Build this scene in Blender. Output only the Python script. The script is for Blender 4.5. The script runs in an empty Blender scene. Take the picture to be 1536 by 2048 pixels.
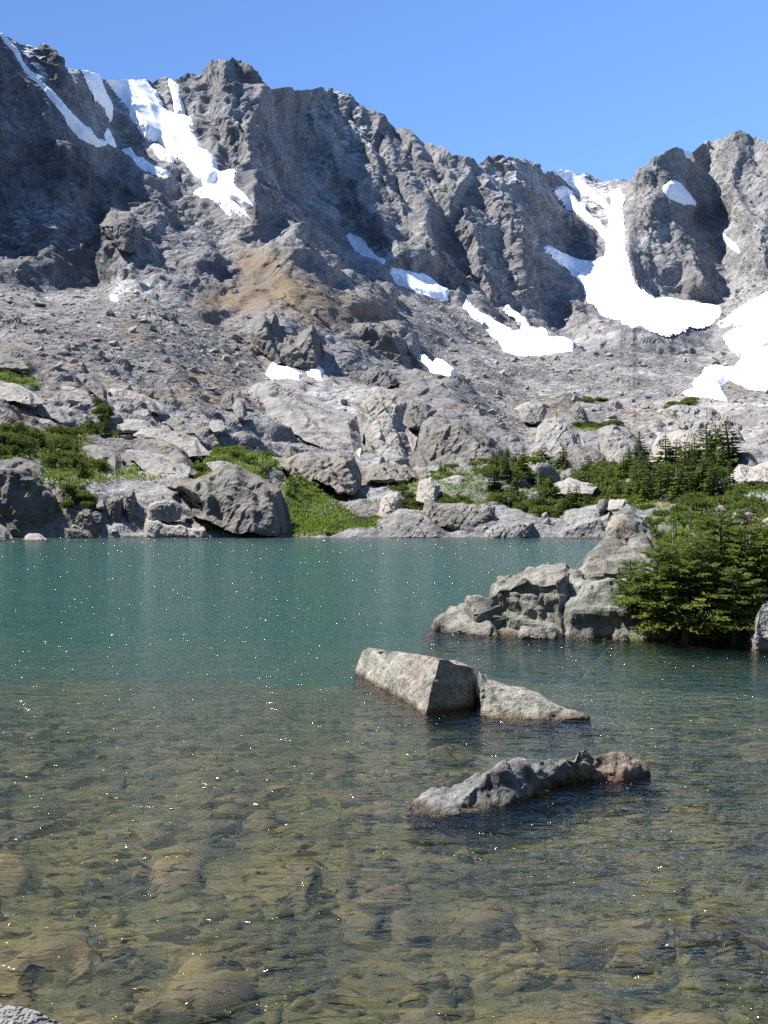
import bpy, bmesh, math, random, time
import numpy as np
from mathutils import Vector, Matrix

T0 = time.time()
scene = bpy.context.scene
COL = scene.collection

# ---------------------------------------------------------------- camera
F, CX, HY, EYE = 2247.0, 768.0, 1008.0, 3.0        # focal length and horizon in photo pixels, eye height in metres
cam_d = bpy.data.cameras.new('camera')
cam = bpy.data.objects.new('camera', cam_d)
COL.objects.link(cam)
cam.location = (0, 0, EYE)
cam.rotation_euler = (math.radians(90), 0, 0)
cam_d.sensor_fit = 'VERTICAL'
cam_d.sensor_height = 24.0
cam_d.lens = 24.0 * F / 2048.0
cam_d.shift_y = -(1024.0 - HY) / 2048.0
cam_d.clip_start = 0.1
cam_d.clip_end = 8000.0
scene.camera = cam
scene.render.resolution_x, scene.render.resolution_y = 768, 1024

# ---------------------------------------------------------------- daylight
SUN_AZ, SUN_EL = math.radians(-60), math.radians(53)
SUN = Vector((math.sin(SUN_AZ) * math.cos(SUN_EL), math.cos(SUN_AZ) * math.cos(SUN_EL), math.sin(SUN_EL)))
world = bpy.data.worlds.new('World')
scene.world = world
world.use_nodes = True
wn = world.node_tree
bg = wn.nodes['Background']
sky = wn.nodes.new('ShaderNodeTexSky')
sky.sky_type = 'NISHITA'
sky.sun_disc = False
sky.sun_elevation = SUN_EL
sky.sun_rotation = -SUN_AZ
sky.altitude = 3300
sky.air_density = 1.0
sky.dust_density = 0.0
sky.ozone_density = 8.0
wn.links.new(sky.outputs[0], bg.inputs[0])
bg.inputs[1].default_value = 0.105
sun_d = bpy.data.lights.new('sun', 'SUN')
sun_d.energy = 5.0
sun_d.angle = math.radians(0.5)
sun_d.color = (1.0, 0.97, 0.925)
sun_o = bpy.data.objects.new('sun', sun_d)
COL.objects.link(sun_o)
sun_o.rotation_euler = SUN.to_track_quat('Z', 'Y').to_euler()
sun_o.location = (-200, 200, 600)
scene.view_settings.view_transform = 'Standard'
scene.view_settings.look = 'None'
scene.view_settings.gamma = 1.0
scene.view_settings.exposure = 1.2
scene.view_settings.use_curve_mapping = False
scene.cycles.max_bounces = 6
scene.cycles.diffuse_bounces = 2
scene.cycles.transparent_max_bounces = 12
scene.cycles.volume_bounces = 0
scene.cycles.caustics_reflective = False
scene.cycles.caustics_refractive = False
scene.cycles.sample_clamp_indirect = 2.0
scene.cycles.use_denoising = False

# ---------------------------------------------------------------- small helpers
def tag(o, label=None, cat=None, group=None, kind=None):
    if label: o['label'] = label
    if cat: o['category'] = cat
    if group: o['group'] = group
    if kind: o['kind'] = kind
    return o

def to_world(u, v, Y):
    return np.stack([(np.asarray(u) - CX) / F * Y, np.asarray(Y) + 0 * np.asarray(u), EYE + (HY - np.asarray(v)) / F * Y], -1)

def make_mesh(name, V, faces, mat=None, smooth=False, attrs=None):
    V = np.ascontiguousarray(V, dtype=np.float32)
    me = bpy.data.meshes.new(name)
    faces = np.ascontiguousarray(faces, dtype=np.int32)
    n, k = faces.shape
    me.vertices.add(len(V)); me.vertices.foreach_set('co', V.ravel())
    me.loops.add(n * k); me.loops.foreach_set('vertex_index', faces.ravel())
    me.polygons.add(n)
    me.polygons.foreach_set('loop_start', np.arange(0, n * k, k, dtype=np.int32))
    me.polygons.foreach_set('loop_total', np.full(n, k, dtype=np.int32))
    me.polygons.foreach_set('use_smooth', np.full(n, smooth, dtype=bool))
    if attrs:
        for an, arr in attrs.items():
            a = me.attributes.new(an, 'FLOAT_COLOR', 'POINT')
            a.data.foreach_set('color', np.ascontiguousarray(arr, dtype=np.float32).ravel())
    if mat is not None: me.materials.append(mat)
    me.update()
    return me

def link(name, me, parent=None, loc=None):
    o = bpy.data.objects.new(name, me)
    COL.objects.link(o)
    if parent is not None: o.parent = parent
    if loc is not None: o.location = loc
    return o

def empty(name, loc):
    o = bpy.data.objects.new(name, None)
    o.empty_display_size = 0.2
    COL.objects.link(o); o.location = loc
    return o

def copy_tree(o, parent=None):
    c = o.copy(); COL.objects.link(c)
    if parent is not None: c.parent = parent
    for ch in o.children: copy_tree(ch, c)
    return c

# ---------------------------------------------------------------- noise
rs = np.random.RandomState(7)
_G = rs.normal(size=(256, 3)).astype(np.float32); _G /= np.linalg.norm(_G, axis=1)[:, None]
_R = rs.rand(256, 4).astype(np.float32)

def _hash(ix, iy, iz, seed):
    h = (ix * np.uint32(374761393)) ^ (iy * np.uint32(668265263)) ^ (iz * np.uint32(2246822519)) ^ np.uint32((seed * 3266489917) & 0xffffffff)
    h = (h ^ (h >> np.uint32(13))) * np.uint32(1274126177)
    return (h ^ (h >> np.uint32(16))) & np.uint32(255)

def gnoise(p, seed=0):
    p = np.asarray(p, dtype=np.float32)
    i = np.floor(p); f = p - i
    i = i.astype(np.int64).astype(np.uint32)
    w = f * f * f * (f * (f * 6 - 15) + 10)
    out = np.zeros(len(p), np.float32)
    for dx in (0, 1):
        for dy in (0, 1):
            for dz in (0, 1):
                g = _G[_hash(i[:, 0] + np.uint32(dx), i[:, 1] + np.uint32(dy), i[:, 2] + np.uint32(dz), seed)]
                d = g[:, 0] * (f[:, 0] - dx) + g[:, 1] * (f[:, 1] - dy) + g[:, 2] * (f[:, 2] - dz)
                wx = w[:, 0] if dx else 1 - w[:, 0]
                wy = w[:, 1] if dy else 1 - w[:, 1]
                wz = w[:, 2] if dz else 1 - w[:, 2]
                out += d * wx * wy * wz
    return out * 1.5

def fbm(p, octaves=4, seed=0, gain=0.5):
    a, s, out = 1.0, 1.0, 0
    for k in range(octaves):
        out = out + a * gnoise(p * s, seed + 17 * k); a *= gain; s *= 2.03
    return out

def ridged(p, octaves=3, seed=0):
    a, s, out = 1.0, 1.0, 0
    for k in range(octaves):
        out = out + a * (0.5 - np.abs(gnoise(p * s, seed + 31 * k))) * 1.4; a *= 0.5; s *= 2.1
    return out

def facet(p, seed=0, tilt=0.9, step=0.35, sharp=16.0):
    """Broken-rock relief: every cell of a jittered lattice is one tilted flat facet, worn together at the joints."""
    p = np.asarray(p, dtype=np.float32)
    i = np.floor(p); f = p - i
    ii = i.astype(np.int64).astype(np.uint32)
    num = np.zeros(len(p), np.float32); den = np.full(len(p), 1e-12, np.float32)
    for dx in (-1, 0, 1):
        for dy in (-1, 0, 1):
            for dz in (-1, 0, 1):
                h = _hash(ii[:, 0] + np.uint32(dx & 0xffffffff), ii[:, 1] + np.uint32(dy & 0xffffffff), ii[:, 2] + np.uint32(dz & 0xffffffff), seed)
                r = _R[h]
                ex = f[:, 0] - dx - r[:, 0]; ey = f[:, 1] - dy - r[:, 1]; ez = f[:, 2] - dz - r[:, 2]
                w = np.exp(-sharp * (ex * ex + ey * ey + ez * ez))
                g = _G[h]
                num += w * ((ex * g[:, 0] + ey * g[:, 1] + ez * g[:, 2]) * tilt + (r[:, 3] - 0.5) * step); den += w
    return num / den

def joints(p, sets, seed=0):
    """Fractured rock: families of parallel joint planes (normal, spacing, height) break the face into stepped slabs."""
    p = np.asarray(p, dtype=np.float32); out = np.zeros(len(p), np.float32)
    for q, (n, lam, A) in enumerate(sets):
        n = np.array(n, np.float32); n /= np.linalg.norm(n)
        t = p @ n / lam + 0.55 * gnoise(p / (3.2 * lam), seed + 3 * q) + 0.16 * gnoise(p / (0.9 * lam), seed + 3 * q + 1)
        k = np.floor(t); f = t - k
        z = np.zeros(len(p), np.uint32)
        ku = k.astype(np.int64).astype(np.uint32)
        r0 = _R[_hash(ku, z, z, seed + q), 0]; r1 = _R[_hash(ku + np.uint32(1), z, z, seed + q), 0]
        e = sm(f, 0.80, 1.0)
        m = np.clip(0.75 + 1.1 * gnoise(p / (2.6 * lam), seed + 3 * q + 2), 0.1, 1.6)
        out += A * m * ((r0 * (1 - e) + r1 * e - 0.5) * 1.3 + (f * (1 - e) - 0.41) * 0.8)
    return out

def poly_sdf(U, V, poly):
    """Signed distance in px (positive inside)."""
    poly = np.asarray(poly, dtype=np.float32)
    d = np.full(U.shape, 1e9, np.float32); ins = np.zeros(U.shape, bool)
    n = len(poly)
    for k in range(n):
        ax, ay = poly[k]; bx, by = poly[(k + 1) % n]
        ex, ey = bx - ax, by - ay
        wx, wy = U - ax, V - ay
        t = np.clip((wx * ex + wy * ey) / (ex * ex + ey * ey + 1e-9), 0, 1)
        d = np.minimum(d, (wx - ex * t) ** 2 + (wy - ey * t) ** 2)
        c = (ay <= V) != (by <= V)
        xi = ax + (V - ay) * ex / (ey if abs(ey) > 1e-9 else 1e-9)
        ins ^= c & (U < xi)
    d = np.sqrt(d)
    return np.where(ins, d, -d)

def blur(A, s):
    r = int(3 * s); k = np.exp(-0.5 * (np.arange(-r, r + 1) / s) ** 2); k /= k.sum()
    for ax in (0, 1):
        P = np.pad(A, [(r, r) if a == ax else (0, 0) for a in (0, 1)], mode='edge')
        A = sum(k[j] * np.take(P, np.arange(j, j + A.shape[ax]), axis=ax) for j in range(2 * r + 1))
    return A

def sm(x, a, b):
    t = np.clip((x - a) / (b - a), 0, 1); return t * t * (3 - 2 * t)

# ---------------------------------------------------------------- materials
def node(nt, t, **kw):
    n = nt.nodes.new(t)
    for k, v in kw.items(): setattr(n, k, v)
    return n

def new_mat(name):
    m = bpy.data.materials.new(name); m.use_nodes = True
    nt = m.node_tree; b = nt.nodes['Principled BSDF']
    return m, nt, b

def noise_tex(nt, vec, scale, detail=4, rough=0.55, dist=0.0):
    n = node(nt, 'ShaderNodeTexNoise'); n.inputs['Scale'].default_value = scale
    n.inputs['Detail'].default_value = detail; n.inputs['Roughness'].default_value = rough; n.inputs['Distortion'].default_value = dist
    nt.links.new(vec, n.inputs['Vector']); return n

def ramp(nt, fac, stops):
    r = node(nt, 'ShaderNodeValToRGB'); cr = r.color_ramp
    while len(cr.elements) < len(stops): cr.elements.new(0.5)
    for e, (p, c) in zip(cr.elements, stops):
        e.position = p; e.color = (*c, 1) if len(c) == 3 else c
    nt.links.new(fac, r.inputs[0]); return r

def mixc(nt, fac, a, b, mode='MIX'):
    m = node(nt, 'ShaderNodeMix', data_type='RGBA', blend_type=mode)
    for i, x in ((0, fac), (6, a), (7, b)):
        if isinstance(x, (int, float)): m.inputs[i].default_value = x
        elif isinstance(x, tuple): m.inputs[i].default_value = (*x, 1)
        else: nt.links.new(x, m.inputs[i])
    return m.outputs[2]

def mathn(nt, op, a, b=None, clamp=False):
    m = node(nt, 'ShaderNodeMath', operation=op, use_clamp=clamp)
    for i, x in enumerate((a, b)):
        if x is None: continue
        if isinstance(x, (int, float)): m.inputs[i].default_value = x
        else: nt.links.new(x, m.inputs[i])
    return m.outputs[0]

def rock_material(name, dark, light, pink, scale, bump=0.3, wet=True, lichen=0.35, stain=(0.05, 0.055, 0.03), coords='position', drift=0.0):
    """Granite: mottled grey, lichen spots, warm tints, a dark wet band at the waterline."""
    m, nt, b = new_mat(name)
    geo = node(nt, 'ShaderNodeNewGeometry'); pos = geo.outputs['Position']
    if coords == 'object':
        tc = node(nt, 'ShaderNodeTexCoord'); vec = tc.outputs['Object']
    else: vec = pos
    n1 = noise_tex(nt, vec, scale, 6, 0.62)
    n2 = noise_tex(nt, vec, scale * 5.5, 5, 0.65)
    n3 = noise_tex(nt, vec, scale * 0.45, 3, 0.5, 0.6)
    n4 = noise_tex(nt, vec, scale * 22, 3, 0.7)
    f = mathn(nt, 'ADD', mathn(nt, 'MULTIPLY', n1.outputs[0], 0.6), mathn(nt, 'MULTIPLY', n2.outputs[0], 0.4))
    base = ramp(nt, f, [(0.36, dark), (0.62, light)]).outputs[0]
    pk = ramp(nt, n3.outputs[0], [(0.5, (0, 0, 0)), (0.66, (1, 1, 1))]).outputs[0]
    base = mixc(nt, mathn(nt, 'MULTIPLY', pk, 0.55), base, pink)
    lc = ramp(nt, n2.outputs[0], [(0.53, (0, 0, 0)), (0.60, (1, 1, 1))]).outputs[0]
    base = mixc(nt, mathn(nt, 'MULTIPLY', lc, lichen), base, stain)
    sp = ramp(nt, n4.outputs[0], [(0.3, (0.72, 0.72, 0.72)), (0.7, (1.2, 1.2, 1.2))]).outputs[0]
    base = mixc(nt, 1.0, base, sp, 'MULTIPLY')
    oi = node(nt, 'ShaderNodeObjectInfo')
    vr = ramp(nt, oi.outputs['Random'], [(0, (0.8, 0.8, 0.82)), (1, (1.15, 1.12, 1.08))]).outputs[0]
    if drift: base = mixc(nt, drift, base, vr, 'MULTIPLY')
    rough = 0.85
    if wet:
        sx = node(nt, 'ShaderNodeSeparateXYZ'); nt.links.new(pos, sx.inputs[0])
        z = mathn(nt, 'ADD', sx.outputs[2], mathn(nt, 'MULTIPLY', mathn(nt, 'SUBTRACT', n1.outputs[0], 0.5), 0.12))
        w = ramp(nt, mathn(nt, 'MULTIPLY', z, 1.0), [(0.02, (1, 1, 1)), (0.09, (0, 0, 0))]).outputs[0]
        base = mixc(nt, w, base, mixc(nt, 1.0, base, (0.45, 0.34, 0.22), 'MULTIPLY'))
        rr = node(nt, 'ShaderNodeMapRange'); nt.links.new(w, rr.inputs[0])
        rr.inputs[3].default_value = 0.85; rr.inputs[4].default_value = 0.25
        nt.links.new(rr.outputs[0], b.inputs['Roughness'])
    else: b.inputs['Roughness'].default_value = rough
    nt.links.new(base, b.inputs['Base Color'])
    b.inputs['Specular IOR Level'].default_value = 0.25
    if bump:
        bp = node(nt, 'ShaderNodeBump'); bp.inputs['Strength'].default_value = 0.9
        bp.inputs['Distance'].default_value = bump / scale * 0.34
        h = mathn(nt, 'ADD', n1.outputs[0], mathn(nt, 'MULTIPLY', n2.outputs[0], 0.5))
        h = mathn(nt, 'ADD', h, mathn(nt, 'MULTIPLY', n4.outputs[0], 0.14))
        nt.links.new(h, bp.inputs['Height']); nt.links.new(bp.outputs[0], b.inputs['Normal'])
    return m

M_ROCK_NEAR = rock_material('lichen_granite', (0.11, 0.107, 0.095), (0.44, 0.42, 0.35), (0.36, 0.29, 0.25), 2.2, 0.6, lichen=0.7, stain=(0.06, 0.062, 0.045), drift=0.3)
M_LEDGE = rock_material('wet_dark_ledge', (0.032, 0.031, 0.030), (0.32, 0.315, 0.30), (0.26, 0.19, 0.15), 4.0, 0.6, lichen=0.6, stain=(0.02, 0.02, 0.02))
M_POINT = rock_material('point_granite', (0.075, 0.075, 0.062), (0.34, 0.33, 0.28), (0.34, 0.28, 0.23), 1.5, 0.5, lichen=0.6, stain=(0.04, 0.045, 0.03))
M_RUSTY = rock_material('rusty_rock', (0.10, 0.078, 0.062), (0.34, 0.27, 0.21), (0.33, 0.23, 0.17), 4.0, 0.5, lichen=0.3, stain=(0.02, 0.02, 0.02))
M_ROCK_MID = rock_material('shore_granite', (0.085, 0.082, 0.075), (0.27, 0.255, 0.225), (0.27, 0.21, 0.175), 0.45, 0.55, lichen=0.4, drift=0.8)
M_ROCK_PALE = rock_material('pale_granite', (0.14, 0.137, 0.13), (0.35, 0.34, 0.318), (0.36, 0.30, 0.262), 0.35, 0.5, lichen=0.3, drift=0.6)
M_ROCK_PINK = rock_material('pink_granite', (0.19, 0.175, 0.158), (0.43, 0.40, 0.36), (0.41, 0.335, 0.29), 0.6, 0.4, lichen=0.15, drift=0.6)
M_BOULDER = rock_material('talus_granite', (0.16, 0.155, 0.145), (0.40, 0.385, 0.36), (0.40, 0.33, 0.29), 0.5, 0.4, wet=False, lichen=0.35, drift=1.0)
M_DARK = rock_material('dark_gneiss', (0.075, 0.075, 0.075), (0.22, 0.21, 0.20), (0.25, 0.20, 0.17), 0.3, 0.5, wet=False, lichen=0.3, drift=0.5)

def terrain_material():
    m, nt, b = new_mat('mountain_ground')
    geo = node(nt, 'ShaderNodeNewGeometry'); vec = geo.outputs['Position']
    at = node(nt, 'ShaderNodeAttribute', attribute_name='mask')
    sc = node(nt, 'ShaderNodeSeparateColor'); nt.links.new(at.outputs['Color'], sc.inputs[0])
    tone, tundra, grass, dust = sc.outputs[0], sc.outputs[1], sc.outputs[2], at.outputs['Alpha']
    at2 = node(nt, 'ShaderNodeAttribute', attribute_name='cover')
    sc2 = node(nt, 'ShaderNodeSeparateColor'); nt.links.new(at2.outputs['Color'], sc2.inputs[0])
    loose = mathn(nt, 'ADD', mathn(nt, 'MULTIPLY', sc2.outputs[0], 0.75), 0.25)
    n1 = noise_tex(nt, vec, 0.035, 7, 0.62)
    n2 = noise_tex(nt, vec, 0.22, 6, 0.65)
    n3 = noise_tex(nt, vec, 1.1, 5, 0.7)
    n5 = noise_tex(nt, vec, 0.012, 4, 0.55, 0.8)
    f = mathn(nt, 'ADD', mathn(nt, 'MULTIPLY', n1.outputs[0], 0.5), mathn(nt, 'MULTIPLY', n2.outputs[0], 0.5))
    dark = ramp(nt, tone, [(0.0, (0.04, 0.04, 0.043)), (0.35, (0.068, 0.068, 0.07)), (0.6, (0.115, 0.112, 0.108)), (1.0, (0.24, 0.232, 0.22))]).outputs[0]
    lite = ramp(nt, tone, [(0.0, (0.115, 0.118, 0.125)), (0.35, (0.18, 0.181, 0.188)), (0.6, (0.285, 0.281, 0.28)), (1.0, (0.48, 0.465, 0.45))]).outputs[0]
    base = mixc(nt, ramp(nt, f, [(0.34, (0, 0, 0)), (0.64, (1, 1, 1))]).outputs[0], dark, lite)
    pinkf = ramp(nt, n5.outputs[0], [(0.48, (0, 0, 0)), (0.68, (1, 1, 1))]).outputs[0]
    base = mixc(nt, mathn(nt, 'MULTIPLY', pinkf, 0.5), base, mixc(nt, 1.0, base, (1.06, 0.97, 0.95), 'MULTIPLY'))
    sp = ramp(nt, n3.outputs[0], [(0.30, (0.5, 0.5, 0.5)), (0.70, (1.5, 1.5, 1.5))]).outputs[0]
    base = mixc(nt, 1.0, base, sp, 'MULTIPLY')
    vo = node(nt, 'ShaderNodeTexVoronoi'); vo.inputs['Scale'].default_value = 0.75; nt.links.new(vec, vo.inputs['Vector'])
    vo2 = node(nt, 'ShaderNodeTexVoronoi'); vo2.inputs['Scale'].default_value = 0.28; nt.links.new(vec, vo2.inputs['Vector'])
    for v_, k_ in ((vo, 0.75), (vo2, 0.6)):
        sv = node(nt, 'ShaderNodeSeparateColor'); nt.links.new(v_.outputs['Color'], sv.inputs[0])
        cv = ramp(nt, sv.outputs[0], [(0.0, (0.55, 0.55, 0.57)), (0.7, (1.05, 1.04, 1.02)), (1.0, (1.6, 1.55, 1.5))]).outputs[0]
        base = mixc(nt, mathn(nt, 'MULTIPLY', loose, k_), base, cv, 'MULTIPLY')
    tun = ramp(nt, n2.outputs[0], [(0.35, (0.12, 0.085, 0.05)), (0.65, (0.20, 0.135, 0.07))]).outputs[0]
    tf = mathn(nt, 'MULTIPLY', tundra, ramp(nt, f, [(0.36, (0.25, 0.25, 0.25)), (0.56, (1, 1, 1))]).outputs[0])
    base = mixc(nt, tf, base, tun)
    gr = ramp(nt, n3.outputs[0], [(0.3, (0.05, 0.066, 0.02)), (0.7, (0.11, 0.14, 0.04))]).outputs[0]
    gf = ramp(nt, mathn(nt, 'ADD', grass, mathn(nt, 'MULTIPLY', mathn(nt, 'SUBTRACT', n2.outputs[0], 0.5), 1.2)), [(0.4, (0, 0, 0)), (0.6, (1, 1, 1))]).outputs[0]
    base = mixc(nt, gf, base, gr)
    # thin fresh snow lying on flatter ledges
    sx = node(nt, 'ShaderNodeSeparateXYZ'); nt.links.new(geo.outputs['Normal'], sx.inputs[0])
    up = mathn(nt, 'ABSOLUTE', sx.outputs[2])
    dd = mathn(nt, 'ADD', mathn(nt, 'MULTIPLY', up, 0.55), mathn(nt, 'MULTIPLY', n2.outputs[0], 0.6))
    df = mathn(nt, 'MULTIPLY', ramp(nt, dd, [(0.62, (0, 0, 0)), (0.74, (1, 1, 1))]).outputs[0], dust)
    base = mixc(nt, df, base, (0.80, 0.82, 0.85))
    nt.links.new(base, b.inputs['Base Color'])
    b.inputs['Roughness'].default_value = 0.9
    b.inputs['Specular IOR Level'].default_value = 0.15
    bp = node(nt, 'ShaderNodeBump'); bp.inputs['Strength'].default_value = 0.8; bp.inputs['Distance'].default_value = 0.9
    h = mathn(nt, 'ADD', n2.outputs[0], mathn(nt, 'MULTIPLY', n3.outputs[0], 0.45))
    h = mathn(nt, 'SUBTRACT', h, mathn(nt, 'MULTIPLY', mathn(nt, 'MULTIPLY', vo.outputs['Distance'], loose), 0.6))
    h = mathn(nt, 'SUBTRACT', h, mathn(nt, 'MULTIPLY', mathn(nt, 'MULTIPLY', vo2.outputs['Distance'], loose), 1.0))
    nt.links.new(h, bp.inputs['Height']); nt.links.new(bp.outputs[0], b.inputs['Normal'])
    return m
M_TERRAIN = terrain_material()

def snow_material():
    m, nt, b = new_mat('old_snow')
    geo = node(nt, 'ShaderNodeNewGeometry')
    n = noise_tex(nt, geo.outputs['Position'], 0.12, 6, 0.6)
    c = ramp(nt, n.outputs[0], [(0.3, (0.80, 0.81, 0.84)), (0.7, (0.90, 0.90, 0.92))]).outputs[0]
    nt.links.new(c, b.inputs['Base Color']); b.inputs['Roughness'].default_value = 0.7
    bp = node(nt, 'ShaderNodeBump'); bp.inputs['Strength'].default_value = 0.4; bp.inputs['Distance'].default_value = 0.5
    n2 = noise_tex(nt, geo.outputs['Position'], 0.6, 4, 0.6)
    nt.links.new(n2.outputs[0], bp.inputs['Height']); nt.links.new(bp.outputs[0], b.inputs['Normal'])
    return m
M_SNOW = snow_material()
# ================================================================ TERRAIN
SKYLINE = np.array([(-800, 330), (-520, 210), (-300, 70), (-160, 34), (-60, 50), (0, 70), (20, 78), (45, 75), (60, 80), (75, 88), (88, 78), (100, 85), (108, 98), (120, 102),
    (135, 120), (150, 130), (165, 137), (180, 145), (205, 152), (225, 160), (260, 166), (290, 168), (305, 160), (320, 153), (335, 160),
    (345, 170), (352, 166), (370, 152), (400, 138), (420, 125), (440, 119), (465, 118), (480, 120), (500, 133), (515, 152), (525, 170),
    (528, 178), (545, 176), (565, 177), (590, 182), (620, 181), (650, 184), (668, 187), (690, 200), (705, 210), (725, 220), (745, 235),
    (768, 243), (795, 248), (815, 252), (830, 268), (850, 275), (880, 290), (905, 312), (930, 318), (960, 317), (980, 310), (1010, 315),
    (1050, 322), (1080, 330), (1110, 340), (1150, 345), (1190, 347), (1220, 350), (1240, 355), (1248, 348), (1265, 343), (1272, 325),
    (1282, 312), (1300, 306), (1320, 302), (1335, 292), (1350, 293), (1365, 302), (1380, 305), (1395, 296), (1420, 286), (1445, 276),
    (1470, 271), (1490, 278), (1510, 285), (1536, 290), (1600, 300), (1700, 325), (1900, 360), (2400, 480)], dtype=np.float64)

# distance of the ground (m) down each viewing column: column -> (row, distance)
COLS = {
 -160: [(1072, 101), (915, 108), (850, 122), (760, 160), (700, 190), (620, 270), (560, 360), (300, 392), (40, 428)],
 0:   [(1072, 101), (915, 110), (850, 125), (760, 165), (700, 195), (620, 280), (548, 390), (300, 424), (75, 464)],
 120: [(1072, 101), (965, 107), (900, 128), (800, 165), (700, 212), (640, 272), (585, 380), (400, 420), (250, 450), (100, 490)],
 195: [(1072, 101), (990, 106), (915, 130), (800, 172), (700, 225), (630, 290), (575, 392), (430, 430), (300, 470), (150, 528)],
 232: [(1072, 101), (1000, 106), (920, 130), (800, 175), (700, 235), (600, 325), (565, 350), (430, 405), (300, 480), (158, 545)],
 320: [(1072, 101), (1000, 106), (900, 136), (800, 190), (700, 258), (600, 334), (500, 388), (400, 448), (300, 503), (153, 580)],
 450: [(1072, 101), (960, 108), (900, 140), (800, 210), (720, 280), (640, 335), (560, 385), (430, 470), (300, 530), (200, 568), (118, 600)],
 520: [(1072, 101), (970, 108), (900, 150), (800, 235), (740, 285), (640, 330), (580, 375), (430, 475), (300, 535), (150, 595)],
 600: [(1072, 101), (1030, 112), (940, 150), (880, 185), (800, 248), (740, 292), (650, 322), (600, 370), (500, 475), (400, 560), (300, 630), (182, 690)],
 700: [(1072, 101), (1030, 116), (960, 150), (900, 195), (840, 225), (760, 300), (690, 332), (620, 405), (500, 565), (400, 630), (300, 680), (208, 720)],
 800: [(1072, 101), (1020, 112), (960, 150), (915, 200), (860, 220), (780, 310), (700, 385), (620, 470), (560, 545), (500, 590), (400, 640), (250, 715)],
 900: [(1072, 101), (1000, 115), (950, 155), (915, 200), (850, 225), (750, 370), (700, 450), (620, 525), (580, 560), (450, 605), (310, 680)],
 1050: [(1072, 101), (1020, 112), (960, 150), (920, 200), (850, 270), (760, 380), (705, 440), (690, 520), (600, 580), (450, 635), (322, 700)],
 1130: [(1072, 101), (1020, 112), (960, 150), (920, 195), (850, 265), (760, 370), (705, 450), (640, 590), (600, 618), (500, 692), (400, 770), (342, 815)],
 1200: [(1072, 101), (1020, 112), (960, 150), (920, 190), (850, 260), (780, 350), (700, 455), (640, 592), (560, 642), (480, 705), (348, 820)],
 1300: [(1072, 101), (1010, 112), (950, 150), (920, 180), (850, 250), (780, 340), (700, 460), (640, 598), (590, 634), (450, 698), (306, 765)],
 1420: [(1072, 101), (1000, 112), (950, 145), (900, 185), (850, 240), (780, 325), (720, 450), (640, 590), (600, 660), (450, 755), (290, 830)],
 1536: [(1072, 101), (1000, 110), (950, 135), (900, 170), (850, 225), (780, 320), (700, 420), (620, 545), (560, 630), (420, 700), (290, 770)],
 1700: [(1072, 101), (1000, 108), (950, 125), (900, 155), (850, 200), (780, 290), (700, 380), (620, 500), (560, 580), (420, 660), (300, 720)],
}
RS = 4.0
RU = np.arange(-764, 2313, RS); RV = np.arange(8, 1101, RS)
GU, GV = np.meshgrid(RU, RV)                         # raster [row, col]
_k = sorted(COLS)
_tab = np.zeros((len(RV), len(_k)))
for j, u in enumerate(_k):
    c = sorted(COLS[u]); vs = [a for a, _ in c]; ys = np.log([b for _, b in c])
    col = np.interp(RV, vs, ys)
    top = RV < vs[0]
    sl = (ys[1] - ys[0]) / (vs[1] - vs[0])
    col[top] = ys[0] + sl * (RV[top] - vs[0])
    _tab[:, j] = col
LNY = np.stack([np.interp(RU, _k, _tab[r]) for r in range(len(RV))])
LNY = blur(LNY, 3.2)

# ribs and buttresses: line down the slope, how far it stands out (m), widths to the left and right (px)
RIBS = [
 ([(500, 110), (520, 180), (512, 260), (500, 330), (540, 430), (620, 530), (740, 640)], 58, 150, 88),
 ([(455, 110), (450, 230), (440, 320), (475, 400)], 14, 40, 26),
 ([(600, 160), (655, 270), (690, 350), (760, 460), (830, 560)], 44, 60, 46),
 ([(690, 190), (720, 300), (790, 420), (860, 520)], 18, 30, 26),
 ([(745, 225), (790, 330), (850, 440), (890, 560)], 24, 50, 34),
 ([(850, 265), (905, 370), (955, 450), (985, 540), (1000, 620)], 34, 60, 36),
 ([(940, 308), (1000, 390), (1045, 450), (1090, 510), (1130, 580), (1170, 640)], 22, 95, 50),
 ([(985, 300), (1060, 380), (1130, 440)], 16, 35, 22),
 ([(1080, 320), (1150, 400), (1210, 470)], 6, 30, 20),
 ([(1335, 282), (1334, 350), (1350, 440), (1390, 520), (1420, 600)], 48, 85, 66),
 ([(1470, 261), (1466, 360), (1500, 450), (1540, 560)], 40, 60, 44),
 ([(1272, 320), (1254, 430), (1258, 520), (1300, 600)], 26, 12, 80),
 ([(105, 80), (155, 190), (235, 280), (335, 350)], 9, 34, 24),
 ([(215, 146), (262, 230), (330, 320), (412, 390)], 6, 26, 18),
 ([(318, 145), (340, 200), (352, 232)], 14, 16, 11),
 ([(262, 160), (296, 220), (312, 262)], 10, 9, 9),
 ([(150, 300), (190, 380), (213, 420), (218, 545)], 9, 60, 12),
 ([(228, 415), (262, 450), (275, 490), (265, 540)], 22, 34, 18),
 ([(400, 430), (420, 500), (380, 560)], 8, 40, 24),
 ([(700, 640), (770, 655), (830, 700)], 5, 40, 14),
 ([(290, 690), (345, 730), (390, 790), (420, 840)], 14, 60, 14),
]
BULGE = np.zeros_like(GU)
_w = np.stack([GU.ravel() / 70, GV.ravel() / 70, 0 * GU.ravel()], -1)
WOB = (gnoise(_w, 91) + 0.6 * gnoise(_w * 2.3, 92)).reshape(GU.shape)
AMP = 1 + 0.35 * gnoise(_w * 0.8, 93).reshape(GU.shape)
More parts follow.
